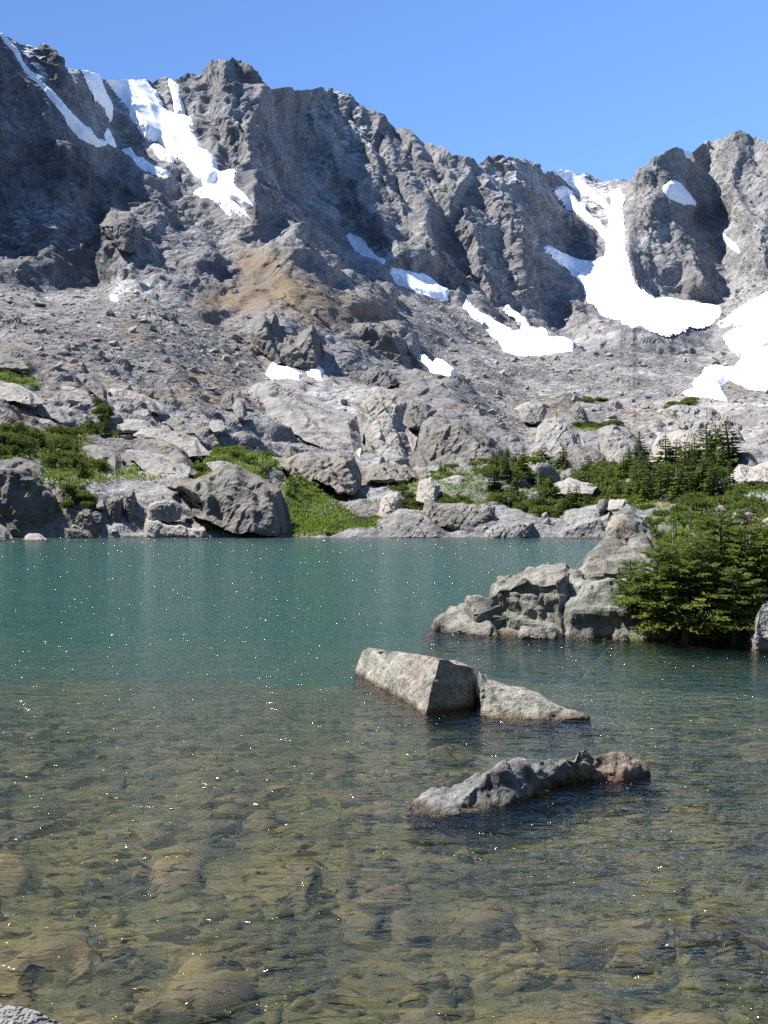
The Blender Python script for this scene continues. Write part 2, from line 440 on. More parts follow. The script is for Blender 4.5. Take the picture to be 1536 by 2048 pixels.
for line, A, wl, wr in RIBS:
    A = min(A, (2.3 if wr < 40 else 3.3) * wr * 0.24)                              # no rib flank steeper than real rock stands
    line = np.array(line, float)
    uc = np.interp(GV, line[:, 1], line[:, 0])
    d = GU - uc + WOB * (0.22 * min(wl, wr) + 5)
    g = np.maximum(0, np.where(d < 0, 1 + d / wl, 1 - d / wr))
    ends = sm(GV, line[0, 1] - 40, line[0, 1] + 10) * (1 - sm(GV, line[-1, 1] - 50, line[-1, 1] + 25))
    BULGE += A * g * ends * AMP
YR = np.exp(LNY)
YR = YR + 0.28 * np.clip(YR - 340, 0, None) * sm(GU, 160, 250) - blur(BULGE, 0.7)

# what lies where (polygons in photo rows and columns, used as ground-cover maps)
def pm(poly, soft=14):
    return sm(poly_sdf(GU, GV, poly), -soft, soft)
SCREE = np.maximum.reduce([pm(p) for p in [
    [(-200, 545), (100, 575), (222, 560), (330, 610), (400, 640), (490, 650), (540, 740), (480, 790), (430, 835), (340, 770), (240, 720), (0, 690), (-200, 680)],
    [(760, 640), (790, 590), (900, 605), (1000, 690), (1130, 705), (1400, 690), (1800, 740), (1800, 880), (1400, 800), (1150, 785), (1060, 850), (1060, 920), (1000, 860), (900, 745), (830, 700)],
    [(560, 920), (740, 960), (760, 1010), (640, 990)],
    [(1150, 785), (1330, 800), (1320, 850), (1200, 845), (1150, 820)],
    [(1480, 560), (1800, 560), (1800, 740), (1420, 650)],
    [(300, 480), (420, 430), (520, 520), (400, 520)]]])
ROCK = 1 - SCREE * 0.85
TUNDRA = np.maximum.reduce([pm([(470, 490), (560, 520), (660, 590), (760, 620), (775, 655), (640, 655), (560, 628), (480, 632), (400, 640), (385, 610), (480, 560)], 30) * 1.0,
    pm([(430, 760), (520, 750), (640, 760), (560, 790)], 25) * 0.6, pm([(100, 900), (300, 880), (420, 930), (350, 960), (200, 930)], 30) * 0.5,
    pm([(1020, 800), (1150, 790), (1120, 830), (1040, 840)], 25) * 0.6, pm([(0, 700), (200, 740), (300, 800), (100, 830), (0, 810)], 40) * 0.35,
    pm([(220, 640), (270, 640), (300, 690), (250, 690)], 14) * 0.7, pm([(1240, 800), (1320, 810), (1300, 860), (1250, 850)], 25) * 0.5])
GRASS = np.maximum.reduce([pm([(566, 965), (590, 955), (640, 985), (700, 1010), (765, 1020), (755, 1064), (700, 1066), (585, 1066), (575, 1010)], 8) * 1.0,
    pm([(390, 900), (470, 885), (590, 895), (600, 930), (500, 950), (400, 945)], 14) * 0.75,
    pm([(-100, 740), (60, 742), (90, 785), (0, 775), (-100, 770)], 12) * 0.7, pm([(-100, 870), (150, 860), (260, 960), (150, 1000), (-100, 920)], 20) * 0.55,
    pm([(960, 945), (1240, 930), (1460, 915), (1700, 925), (1700, 1030), (1240, 1025), (1100, 1050), (990, 1025), (900, 1000)], 20) * 0.36,
    pm([(780, 940), (960, 935), (1000, 1010), (800, 1020)], 20) * 0.5, pm([(200, 940), (300, 930), (330, 975), (220, 975)], 16) * 0.6,
    pm([(1140, 835), (1250, 845), (1200, 870), (1140, 860)], 12) * 0.65, pm([(1320, 805), (1400, 800), (1410, 830), (1340, 840)], 12) * 0.6])
DUST = np.maximum.reduce([pm([(0, 40), (80, 70), (100, 200), (60, 180), (20, 110)], 12) * 0.9, pm([(530, 160), (690, 180), (760, 330), (700, 330), (600, 240)], 30) * 0.5,
    pm([(-100, 430), (180, 400), (200, 520), (-100, 520)], 30) * 0.25, pm([(100, 100), (330, 150), (330, 300), (180, 260)], 20) * 0.35,
    pm([(690, 460), (780, 480), (800, 560), (720, 520)], 18) * 0.4, pm([(930, 310), (1240, 340), (1220, 450), (1000, 380)], 25) * 0.45,
    pm([(520, 250), (680, 300), (760, 520), (600, 420)], 30) * 0.2])
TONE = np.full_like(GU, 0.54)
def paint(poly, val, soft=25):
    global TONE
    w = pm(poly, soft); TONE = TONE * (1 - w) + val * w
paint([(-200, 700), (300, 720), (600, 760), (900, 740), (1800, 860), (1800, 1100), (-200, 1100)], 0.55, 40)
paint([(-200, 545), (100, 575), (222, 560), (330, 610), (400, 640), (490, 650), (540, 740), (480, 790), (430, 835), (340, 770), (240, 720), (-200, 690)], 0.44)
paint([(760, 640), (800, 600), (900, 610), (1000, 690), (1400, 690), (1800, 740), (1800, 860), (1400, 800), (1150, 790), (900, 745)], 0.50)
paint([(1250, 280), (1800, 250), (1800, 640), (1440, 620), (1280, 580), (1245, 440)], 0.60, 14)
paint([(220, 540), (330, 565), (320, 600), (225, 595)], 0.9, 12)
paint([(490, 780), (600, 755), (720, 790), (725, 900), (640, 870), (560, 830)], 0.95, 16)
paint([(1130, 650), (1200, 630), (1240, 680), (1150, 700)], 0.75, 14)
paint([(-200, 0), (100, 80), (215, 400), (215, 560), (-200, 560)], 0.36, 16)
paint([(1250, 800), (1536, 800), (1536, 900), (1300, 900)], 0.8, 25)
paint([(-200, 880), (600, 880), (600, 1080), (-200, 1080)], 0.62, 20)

SNOW = {}
def z1(pts): return [(x / 2, y / 2 + 50) for x, y in pts]
def z2(pts): return [(x / 2 + 768, y / 2 + 50) for x, y in pts]
def z3(pts): return [(x / 2, y / 2 + 550) for x, y in pts]
SNOWS = [
 ('wide snow couloir running down beside the dark domed summit', z1([(440, 220), (520, 235), (575, 240), (610, 285), (640, 350), (665, 365), (690, 370), (750, 375), (765, 400), (770, 430), (795, 470), (800, 500), (835, 515), (855, 545), (860, 580), (905, 600), (940, 600), (930, 650), (975, 690), (1005, 725), (990, 740), (960, 720), (975, 755), (995, 780), (960, 765), (920, 740), (925, 780), (890, 740), (830, 710), (780, 680), (825, 665), (815, 620), (760, 560), (720, 520), (690, 500), (640, 440), (590, 425), (560, 390), (520, 330), (490, 280), (455, 235)])),
 ('narrow snow tongue in the notch left of the domed summit', z1([(680, 240), (695, 240), (715, 290), (740, 372), (705, 368), (700, 310)])),
 ('long thin diagonal snow gully under the shadowed ridge at upper left', z1([(0, 48), (40, 95), (85, 165), (110, 198), (150, 240), (190, 276), (240, 326), (290, 376), (335, 420), (365, 462), (400, 486), (385, 488), (345, 462), (320, 442), (290, 404), (230, 346), (190, 306), (150, 258), (110, 212), (60, 140)])),
 ('short steep snow streak hanging just below the left skyline', z1([(335, 185), (390, 200), (420, 260), (450, 320), (460, 360), (430, 330), (400, 295), (370, 270), (345, 220)])),
 ('slanting snow strip at the foot of the dark rib', z1([(485, 515), (510, 510), (540, 560), (600, 590), (655, 610), (655, 635), (620, 620), (540, 570), (500, 535)])),
 ('tiny snow wedge above the slanting strip', z1([(400, 440), (412, 430), (425, 470), (440, 500), (410, 482)])),
 ('ragged snow strip on the rocks left of the wide couloir', z1([(610, 470), (650, 490), (690, 530), (685, 560), (640, 530)])),
 ('great white snowfield filling the bowl under the right notch', z2([(655, 890), (700, 910), (770, 940), (820, 960), (890, 950), (900, 905), (895, 860), (905, 810), (910, 780), (890, 750), (915, 735), (915, 690), (940, 665), (965, 700), (955, 740), (955, 830), (955, 900), (970, 960), (985, 1010), (1030, 1060), (1080, 1100), (1150, 1110), (1240, 1130), (1345, 1145), (1320, 1180), (1280, 1205), (1200, 1225), (1140, 1245), (1000, 1215), (955, 1190), (1060, 1210), (1020, 1190), (930, 1175), (870, 1160), (820, 1110), (800, 1040), (750, 1000), (690, 940)])),
 ('snow finger joining the great snowfield from upper left', z2([(700, 655), (725, 660), (760, 700), (800, 750), (850, 790), (895, 830), (900, 870), (860, 820), (800, 780), (740, 720)])),
 ('snow band slanting along the right ridge top', z2([(690, 590), (740, 600), (800, 630), (840, 680), (890, 720), (870, 715), (800, 680), (740, 640)])),
 ('big snow slope spilling in from the right edge', z2([(1700, 1040), (1536, 1075), (1440, 1130), (1370, 1180), (1340, 1195), (1440, 1185), (1440, 1215), (1370, 1265), (1390, 1290), (1420, 1305), (1480, 1308), (1536, 1285), (1600, 1270), (1760, 1260), (1760, 1040)])),
 ('snow patch among boulders right of the moraine crest', z2([(1280, 1385), (1330, 1375), (1400, 1385), (1430, 1350), (1480, 1312), (1536, 1310), (1620, 1330), (1600, 1450), (1536, 1460), (1460, 1450), (1380, 1410), (1340, 1440), (1370, 1500), (1200, 1470), (1250, 1460), (1240, 1430), (1265, 1420)])),
 ('two pronged snow patch above the moraine at the foot of the central wall', z2([(490, 1290), (540, 1310), (640, 1310), (750, 1300), (720, 1280), (650, 1260), (590, 1235), (540, 1180), (490, 1140), (480, 1150), (520, 1190), (560, 1245), (510, 1250), (440, 1200), (380, 1160), (320, 1118), (315, 1135), (400, 1220), (460, 1270)])),
 ('tapering snow patch lying on scree below the central wall', z2([(25, 995), (90, 1000), (140, 1010), (190, 1040), (240, 1080), (250, 1105), (200, 1090), (110, 1065), (60, 1030)])),
 ('faint thin snow line in the gully above the tapering patch', [(695, 475), (722, 488), (747, 512), (765, 535), (752, 528), (725, 505)]),
 ('small snow wedge under the brown cliff band', z2([(135, 1345), (190, 1365), (200, 1350), (270, 1385), (285, 1395), (265, 1412), (190, 1385)])),
 ('sharp snow stripe high on the right tower', z2([(1130, 635), (1145, 632), (1180, 660), (1232, 725), (1200, 712), (1150, 672)])),
 ('snow speck in the skyline notch of the right tower', z2([(1195, 505), (1225, 515), (1237, 542), (1210, 532)])),
 ('lower snow stripe in the gully right of the right tower', z2([(1365, 850), (1400, 880), (1417, 908), (1390, 892)])),
 ('jagged snow patch below the tundra cliff', z3([(1065, 400), (1090, 360), (1110, 375), (1160, 380), (1200, 410), (1195, 420), (1150, 415), (1090, 418)])),
 ('leaning snow patch right of the jagged one below the tundra cliff', z3([(1140, 335), (1180, 350), (1240, 365), (1285, 395), (1285, 425), (1250, 410), (1220, 385), (1180, 365), (1150, 370)])),
 ('small snow remnant under the pale cliff foot', z3([(440, 84), (475, 90), (468, 98), (448, 95)])),
 ('last snow scrap in the dark hollow below the pale slabs', z3([(1425, 715), (1440, 698), (1446, 720), (1435, 735)])),
 ('snow scrap lying among the trees at the scree foot', [(1100, 932), (1112, 927), (1130, 938), (1118, 942)]),
]
SNOWMASK = np.zeros_like(GU); SNOWWIDE = np.zeros_like(GU)
for lab, poly in SNOWS:
    sd_ = poly_sdf(GU, GV, poly)
    SNOWMASK = np.maximum(SNOWMASK, sm(sd_, -6, 4)); SNOWWIDE = np.maximum(SNOWWIDE, sm(sd_, -34, -2))

def samp(R, u, v):
    x = np.clip((u - RU[0]) / RS, 0, len(RU) - 1.001); y = np.clip((v - RV[0]) / RS, 0, len(RV) - 1.001)
    i = x.astype(int); j = y.astype(int); fx = x - i; fy = y - j
    return (R[j, i] * (1 - fx) + R[j, i + 1] * fx) * (1 - fy) + (R[j + 1, i] * (1 - fx) + R[j + 1, i + 1] * fx) * fy

# ---- the grid itself
NV = 800
U1 = np.concatenate([np.linspace(-756, -170, 70), np.linspace(-160, 1700, 930), np.linspace(1710, 2296, 70)])
NU = len(U1)
VS = np.interp(U1, SKYLINE[:, 0], SKYLINE[:, 1]) + 3
V0 = 1079.0
TU = np.repeat(U1[None, :], NV, 0)
# rows are spread so that flat, far-receding ground gets as many as steep faces
_t = np.linspace(0, 1, 900)
_v = V0 + (VS[None, :] - V0) * _t[:, None]
_y = samp(YR, np.repeat(U1[None, :], 900, 0), _v)
_arc = np.sqrt(np.diff(_v, axis=0) ** 2 + (0.10 * np.diff(np.log(_y), axis=0) * F) ** 2)
_arc = blur(_arc, 6)
_arc = np.concatenate([np.zeros((1, NU)), np.cumsum(_arc, 0)], 0); _arc /= _arc[-1]
TV = np.stack([np.interp(np.linspace(0, 1, NV), _arc[:, j], _v[:, j]) for j in range(NU)], 1)
TY = samp(YR, TU, TV)
P0 = to_world(TU, TV, TY)                                   # [row, col, 3]

def grid_normals(P):
    du = np.gradient(P, axis=1); dv = np.gradient(P, axis=0)
    n = np.cross(du, dv); n /= np.linalg.norm(n, axis=2)[..., None] + 1e-9
    return n
s = slice(None)
N0 = grid_normals(P0)
N0s = np.stack([blur(N0[..., k], 14) for k in range(3)], -1); N0s /= np.linalg.norm(N0s, axis=2)[..., None]
Q = P0.reshape(-1, 3); NQ = N0s.reshape(-1, 3)
rock = samp(ROCK, TU, TV).ravel(); snowm = samp(SNOWMASK, TU, TV).ravel()
tund = samp(TUNDRA, TU, TV).ravel(); grs = samp(GRASS, TU, TV).ravel()
dist = Q[:, 1]
far = sm(dist, 230, 420); near = 1 - sm(dist, 150, 300)
shore = sm(dist, 100, 104)
SPC = np.linalg.norm(np.gradient(P0, axis=0), axis=2).ravel()   # metres between rows: no relief finer than the grid can hold
def res(wave): return np.clip(wave / (3.0 * SPC) - 0.35, 0, 1)
soft = 1 - 0.85 * snowm
calm = soft * (1 - 0.6 * np.clip(tund, 0, 1)) * (1 - 0.9 * sm(grs, 0.4, 0.9))
Qs = Q * np.array([1, 1, 0.5])                              # ribs and joints run down the faces
big = far * rock * (6.0 * (ridged(Qs / 60, 4, 3) - 0.35)) * (1 - 0.6 * snowm) * (1 - 0.6 * np.clip(tund, 0, 1))
big += (1 - far) * rock * near * 1.8 * gnoise(Q / 22, 5) * shore
PL = Q + NQ * big[:, None]
NL = grid_normals(PL.reshape(NV, NU, 3))
NLs = np.stack([blur(NL[..., k], 12) for k in range(3)], -1); NLs /= np.linalg.norm(NLs, axis=2)[..., None]
wv = np.stack([gnoise(Q / 9, 41), gnoise(Q / 9, 42), gnoise(Q / 9, 43)], -1) * 0.35
dipR = np.array(Matrix.Rotation(math.radians(24), 3, 'Y') @ Matrix.Rotation(math.radians(15), 3, 'Z'))
Qd = (Q @ dipR.T) * np.array([0.45, 0.8, 1.5])
FARJ = [((0.78, -0.2, 0.55), 64, 11.0), ((0.75, -0.2, 0.55), 24, 4.0), ((0.75, -0.2, 0.55), 10, 1.4), ((0.70, -0.25, 0.60), 4.5, 0.6), ((0.92, 0.1, -0.30), 30, 4.0), ((0.90, 0.15, -0.35), 8.5, 1.0), ((-0.15, 0.2, 0.95), 19, 1.6), ((-0.1, 0.3, 0.95), 6.5, 0.6)]
NEARJ = [((0.42, -0.15, 0.90), 7.0, 1.1), ((0.40, -0.2, 0.90), 2.6, 0.45), ((0.85, 0.45, 0.15), 9.0, 0.9), ((-0.5, 0.8, 0.2), 6.0, 0.6)]
fine = far * rock * (joints(Q, FARJ, 110) * np.clip(res(8) + 0.25, 0, 1) + 1.0 * facet(Qs / 12 + wv, 12, 1.2, 0.3, 28) * res(9) + 0.6 * facet(Q / 4.5 + wv, 14, 1.2, 0.3, 28) * res(4) + 0.7 * fbm(Q / 5, 4, 13) * res(3)) * calm
fine += (1 - far) * (0.35 + 0.65 * rock) * shore * (0.45 + 0.55 * sm(dist, 105, 150)) * (1.9 * joints(Q, NEARJ, 150) * np.clip(res(6) + 0.2, 0, 1) + 0.7 * facet(Qd / 8 + wv * 0.5, 21, 0.9, 0.25) * res(8) + 0.4 * facet(Qd / 3, 22, 0.9, 0.25) * res(3) + 0.4 * fbm(Q / 2, 4, 23) * res(2)) * calm
fine += (1 - rock) * calm * (0.9 * fbm(Q / 3.6, 3, 31) * res(3) + 1.4 * fbm(Q / 20, 3, 32)) * (0.5 + 0.7 * far)
wide = samp(SNOWWIDE, TU, TV).ravel()
fine = fine * (1 - 0.82 * wide) - 0.6 * wide * sm(dist, 250, 400)
PF = (PL + NLs.reshape(-1, 3) * fine[:, None])
P3 = PF.reshape(NV, NU, 3)

TUNX = 0.75 * sm(fbm(Q / 16, 3, 97), 0.2, 0.6) * sm(TV.ravel(), 590, 700) * (1 - sm(Q[:, 1], 330, 420))
GRSX = 0.7 * sm(fbm(Q / 6, 4, 98), 0.25, 0.7) * sm(TV.ravel(), 850, 920) * (1 - sm(TV.ravel(), 1030, 1060))
TONX = 0.16 * fbm(Q / 30, 3, 99) * (0.4 + sm(Q[:, 1], 100, 400))
def att(R, extra): return np.clip(np.maximum(samp(R, TU, TV), extra.reshape(TU.shape)), 0, 1)
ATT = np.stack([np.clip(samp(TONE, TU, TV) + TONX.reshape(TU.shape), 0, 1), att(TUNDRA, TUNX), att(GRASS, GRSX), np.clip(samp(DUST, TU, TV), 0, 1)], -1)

# rows below the waterline in front, and rows falling away behind the skyline
front = []
for Yf, zf in ((60, -9.0), (84, -7.0), (93, -3.2), (97.5, -1.0)):
    front.append(np.stack([(U1 - CX) / F * Yf, np.full(NU, Yf), np.full(NU, zf)], -1))
back = []
for k, (mul, drop) in enumerate(((1.01, 3), (1.04, 30), (1.12, 120), (1.3, 260))):
    b_ = P3[-1].copy(); b_[:, 0] *= mul; b_[:, 1] *= mul; b_[:, 2] -= drop; back.append(b_)
ALL = np.concatenate([np.array(front), P3, np.array(back)], 0)
ATTA = np.concatenate([np.repeat(ATT[:1], 4, 0), ATT, np.repeat(ATT[-1:], 4, 0)], 0)

SC = (1 - rock).reshape(NV, NU, 1) * np.ones((1, 1, 4))
COVA = np.concatenate([np.repeat(SC[:1], 4, 0), SC, np.repeat(SC[-1:], 4, 0)], 0)

def grid_faces(nr, nc):
    a = np.arange(nr * nc).reshape(nr, nc)
    return np.stack([a[:-1, :-1], a[:-1, 1:], a[1:, 1:], a[1:, :-1]], -1).reshape(-1, 4)
SPLIT = 4 + int(NV * 0.45)
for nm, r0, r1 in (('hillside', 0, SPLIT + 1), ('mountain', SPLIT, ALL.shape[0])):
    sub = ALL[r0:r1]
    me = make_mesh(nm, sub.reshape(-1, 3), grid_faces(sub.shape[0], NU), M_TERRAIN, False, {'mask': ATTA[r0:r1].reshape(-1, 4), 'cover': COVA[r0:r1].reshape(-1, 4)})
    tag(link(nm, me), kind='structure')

def ground(u, v):
    """Finished ground point under a given viewing direction, and its normal."""
    i = int(np.argmin(np.abs(U1 - u)))
    j = int(np.clip(np.searchsorted(-TV[:, i], -v), 0, NV - 1))
    return P3[j, i], NLs[j, i]

# ---- snow: a smooth sheet lying over the rock, thinning out at its edge
PLg = PL.reshape(NV, NU, 3)
for lab, poly in SNOWS:
    pa = np.array(poly)
    j0 = np.clip(np.searchsorted(U1, pa[:, 0].min() - 8), 0, NU - 3); j1 = np.clip(np.searchsorted(U1, pa[:, 0].max() + 8), 2, NU - 1)
    rows = np.where(((TV[:, j0:j1] > pa[:, 1].min() - 8) & (TV[:, j0:j1] < pa[:, 1].max() + 8)).any(1))[0]
    r0, r1 = max(rows[0], 0), rows[-1] + 1
    su, sv = TU[r0:r1, j0:j1], TV[r0:r1, j0:j1]
    sd = poly_sdf(su, sv, poly)
    base = PLg[r0:r1, j0:j1]
    pts = base.reshape(-1, 3)
    thin = min(1.0, max(sd.max(), 1) / 9)
    sd = sd + 0.2 - 0.5 * (1 - thin) + (0.35 + 0.65 * thin) * (1.9 * fbm(pts / 9, 4, 51) + 1.2 * gnoise(pts / 2.2, 52)).reshape(sd.shape)
    dd = base[..., 1] / F                                    # metres per px
    off = np.clip(sd / 3.2, -2.2, 1.0) * (0.45 + 0.9 * sm(dd * F, 250, 420)) + 0.2 + 0.5 * sm(dd * F, 300, 450) + 0.4 * np.clip(sd / 14, 0, 1)
    S = base + NLs[r0:r1, j0:j1] * off[..., None]
    fidx = grid_faces(*sd.shape)
    keep = (sd.ravel()[fidx] > -5.5).all(1)
    fidx = fidx[keep]
    if len(fidx) == 0: continue
    used, inv = np.unique(fidx, return_inverse=True)
    me = make_mesh('snowfield', S.reshape(-1, 3)[used], inv.reshape(-1, 4), M_SNOW, True)
    tag(link('snowfield', me), lab, 'snowfield', 'snow left on the mountain')
print('terrain', round(time.time() - T0, 1))
# ================================================================ LAKE
def lake_bed_height(X, Y):
    p = np.stack([X, Y, 0 * X], -1)
    edge = 23.4 + 3.2 * gnoise(p / 8, 61) + 2.0 * gnoise(p / 2.8, 62) + 8.0 * sm(X, 1.2, 4.5) + 70 * sm(X, 9, 22)
    shelf = -(0.26 + 0.13 * sm(Y, 5, 16) + 0.06 * gnoise(p / 2.4, 63) + 0.05 * gnoise(p / 0.8, 64))
    shelf = shelf + 0.5 * (1 - sm(Y + 0.25 * X, 2.6, 5.2))
    d = np.clip(Y - edge, 0, None)
    return shelf - 0.055 * np.clip(Y - 13.5, 0, 10) - 0.30 * np.clip(d, 0, 16) * sm(d, 0, 6)

def bed_material():
    m, nt, b = new_mat('lake_bed')
    geo = node(nt, 'ShaderNodeNewGeometry'); vec = geo.outputs['Position']
    n1 = noise_tex(nt, vec, 1.3, 5, 0.6, 0.5); n2 = noise_tex(nt, vec, 6.0, 4, 0.6)
    f = mathn(nt, 'ADD', mathn(nt, 'MULTIPLY', n1.outputs[0], 0.6), mathn(nt, 'MULTIPLY', n2.outputs[0], 0.4))
    c = ramp(nt, f, [(0.38, (0.020, 0.024, 0.010)), (0.5, (0.075, 0.070, 0.020)), (0.64, (0.20, 0.16, 0.045))]).outputs[0]
    nt.links.new(c, b.inputs['Base Color']); b.inputs['Roughness'].default_value = 0.9
    return m
M_BED = bed_material()
ys = np.geomspace(2.4, 62, 330); ks = np.linspace(-1, 1, 400)
KB, YB = np.meshgrid(ks, ys)
XB = KB * (YB * 0.82 + 3.0)
ZB = lake_bed_height(XB.ravel(), YB.ravel()).reshape(XB.shape)
ZB = np.minimum(ZB, np.where(YB > 45, -4.0, 10.0))
me = make_mesh('lake_bed', np.stack([XB, YB, ZB], -1).reshape(-1, 3), grid_faces(*XB.shape), M_BED, True)
tag(link('lake_bed', me), kind='structure')

def water_material():
    m = bpy.data.materials.new('lake_water'); m.use_nodes = True
    nt = m.node_tree; nt.nodes.clear()
    out = node(nt, 'ShaderNodeOutputMaterial')
    geo = node(nt, 'ShaderNodeNewGeometry')
    mp = node(nt, 'ShaderNodeMapping'); mp.inputs['Scale'].default_value = (0.5, 1.0, 1.0); mp.inputs['Rotation'].default_value = (0, 0, math.radians(-10))
    nt.links.new(geo.outputs['Position'], mp.inputs['Vector'])
    n1 = noise_tex(nt, mp.outputs[0], 3.2, 3, 0.55, 0.6)
    n2 = noise_tex(nt, mp.outputs[0], 11.0, 2, 0.5, 0.4)
    n3 = noise_tex(nt, mp.outputs[0], 34.0, 2, 0.5, 0.3)
    n4 = noise_tex(nt, mp.outputs[0], 5.5, 1, 0.5, 0.4)
    n0 = noise_tex(nt, geo.outputs['Position'], 0.07, 2, 0.5)
    h = mathn(nt, 'ADD', mathn(nt, 'MULTIPLY', n1.outputs[0], 0.10), mathn(nt, 'MULTIPLY', n2.outputs[0], 0.026))
    h = mathn(nt, 'ADD', h, mathn(nt, 'MULTIPLY', n3.outputs[0], 0.004))
    crest = mathn(nt, 'MAXIMUM', mathn(nt, 'SUBTRACT', n4.outputs[0], 0.61), 0.0)
    n5 = noise_tex(nt, mp.outputs[0], 0.9, 2, 0.5)
    crest = mathn(nt, 'MULTIPLY', crest, ramp(nt, n5.outputs[0], [(0.42, (0, 0, 0)), (0.58, (1, 1, 1))]).outputs[0])
    h = mathn(nt, 'ADD', h, mathn(nt, 'MULTIPLY', crest, 1.7))
    gust = ramp(nt, n0.outputs[0], [(0.35, (0.7, 0.7, 0.7)), (0.65, (1.15, 1.15, 1.15))]).outputs[0]
    h = mathn(nt, 'MULTIPLY', h, gust)
    bp = node(nt, 'ShaderNodeBump'); bp.inputs['Strength'].default_value = 1.0; bp.inputs['Distance'].default_value = 1.0
    nt.links.new(h, bp.inputs['Height'])
    fr = node(nt, 'ShaderNodeFresnel'); fr.inputs['IOR'].default_value = 1.33; nt.links.new(bp.outputs[0], fr.inputs['Normal'])
    tr = node(nt, 'ShaderNodeBsdfTransparent'); tr.inputs[0].default_value = (1, 1, 1, 1)
    rf = node(nt, 'ShaderNodeBsdfRefraction'); rf.inputs['Roughness'].default_value = 0.02; rf.inputs['IOR'].default_value = 1.12
    nt.links.new(bp.outputs[0], rf.inputs['Normal'])
    body = node(nt, 'ShaderNodeMixShader'); body.inputs[0].default_value = 0.4
    nt.links.new(tr.outputs[0], body.inputs[1]); nt.links.new(rf.outputs[0], body.inputs[2])
    gl = node(nt, 'ShaderNodeBsdfGlossy'); gl.inputs['Roughness'].default_value = 0.11; nt.links.new(bp.outputs[0], gl.inputs['Normal'])
    mx = node(nt, 'ShaderNodeMixShader')
    nt.links.new(fr.outputs[0], mx.inputs[0]); nt.links.new(body.outputs[0], mx.inputs[1]); nt.links.new(gl.outputs[0], mx.inputs[2])
    nt.links.new(mx.outputs[0], out.inputs['Surface'])
    pv = node(nt, 'ShaderNodeVolumePrincipled')
    pv.inputs['Color'].default_value = (0.085, 0.40, 0.345, 1)
    pv.inputs['Density'].default_value = 0.10
    pv.inputs['Absorption Color'].default_value = (0, 0, 0, 1)
    nt.links.new(pv.outputs[0], out.inputs['Volume'])
    return m
M_WATER = water_material()
ys = np.geomspace(2.6, 135, 420); ks = np.linspace(-1, 1, 380)
KB, YB = np.meshgrid(ks, ys); XB = KB * (YB * 0.78 + 2.4)
p = np.stack([XB.ravel() * 0.7, YB.ravel(), 0 * XB.ravel()], -1)
near_w = 1 - sm(YB.ravel(), 15, 40)
ZB = ((0.010 * gnoise(p / 0.9, 71) + 0.006 * gnoise(p / 0.42, 72)) * near_w + 0.012 * gnoise(p / 2.6, 73)).reshape(XB.shape)
nr, nc = XB.shape
top = np.stack([XB, YB, ZB], -1).reshape(-1, 3)
low = top.copy(); low[:, 2] = -13.0
f = grid_faces(nr, nc); fl = f[:, ::-1] + nr * nc
a = np.arange(nr * nc).reshape(nr, nc); B = nr * nc
ring = np.concatenate([a[0, :], a[1:, -1], a[-1, -2::-1], a[-2:0:-1, 0]])
r2 = np.roll(ring, -1)
fs = np.stack([ring, ring + B, r2 + B, r2], -1)
me = make_mesh('lake_water', np.concatenate([top, low]), np.concatenate([f, fl, fs]), M_WATER, True)
tag(link('lake_water', me), kind='structure')

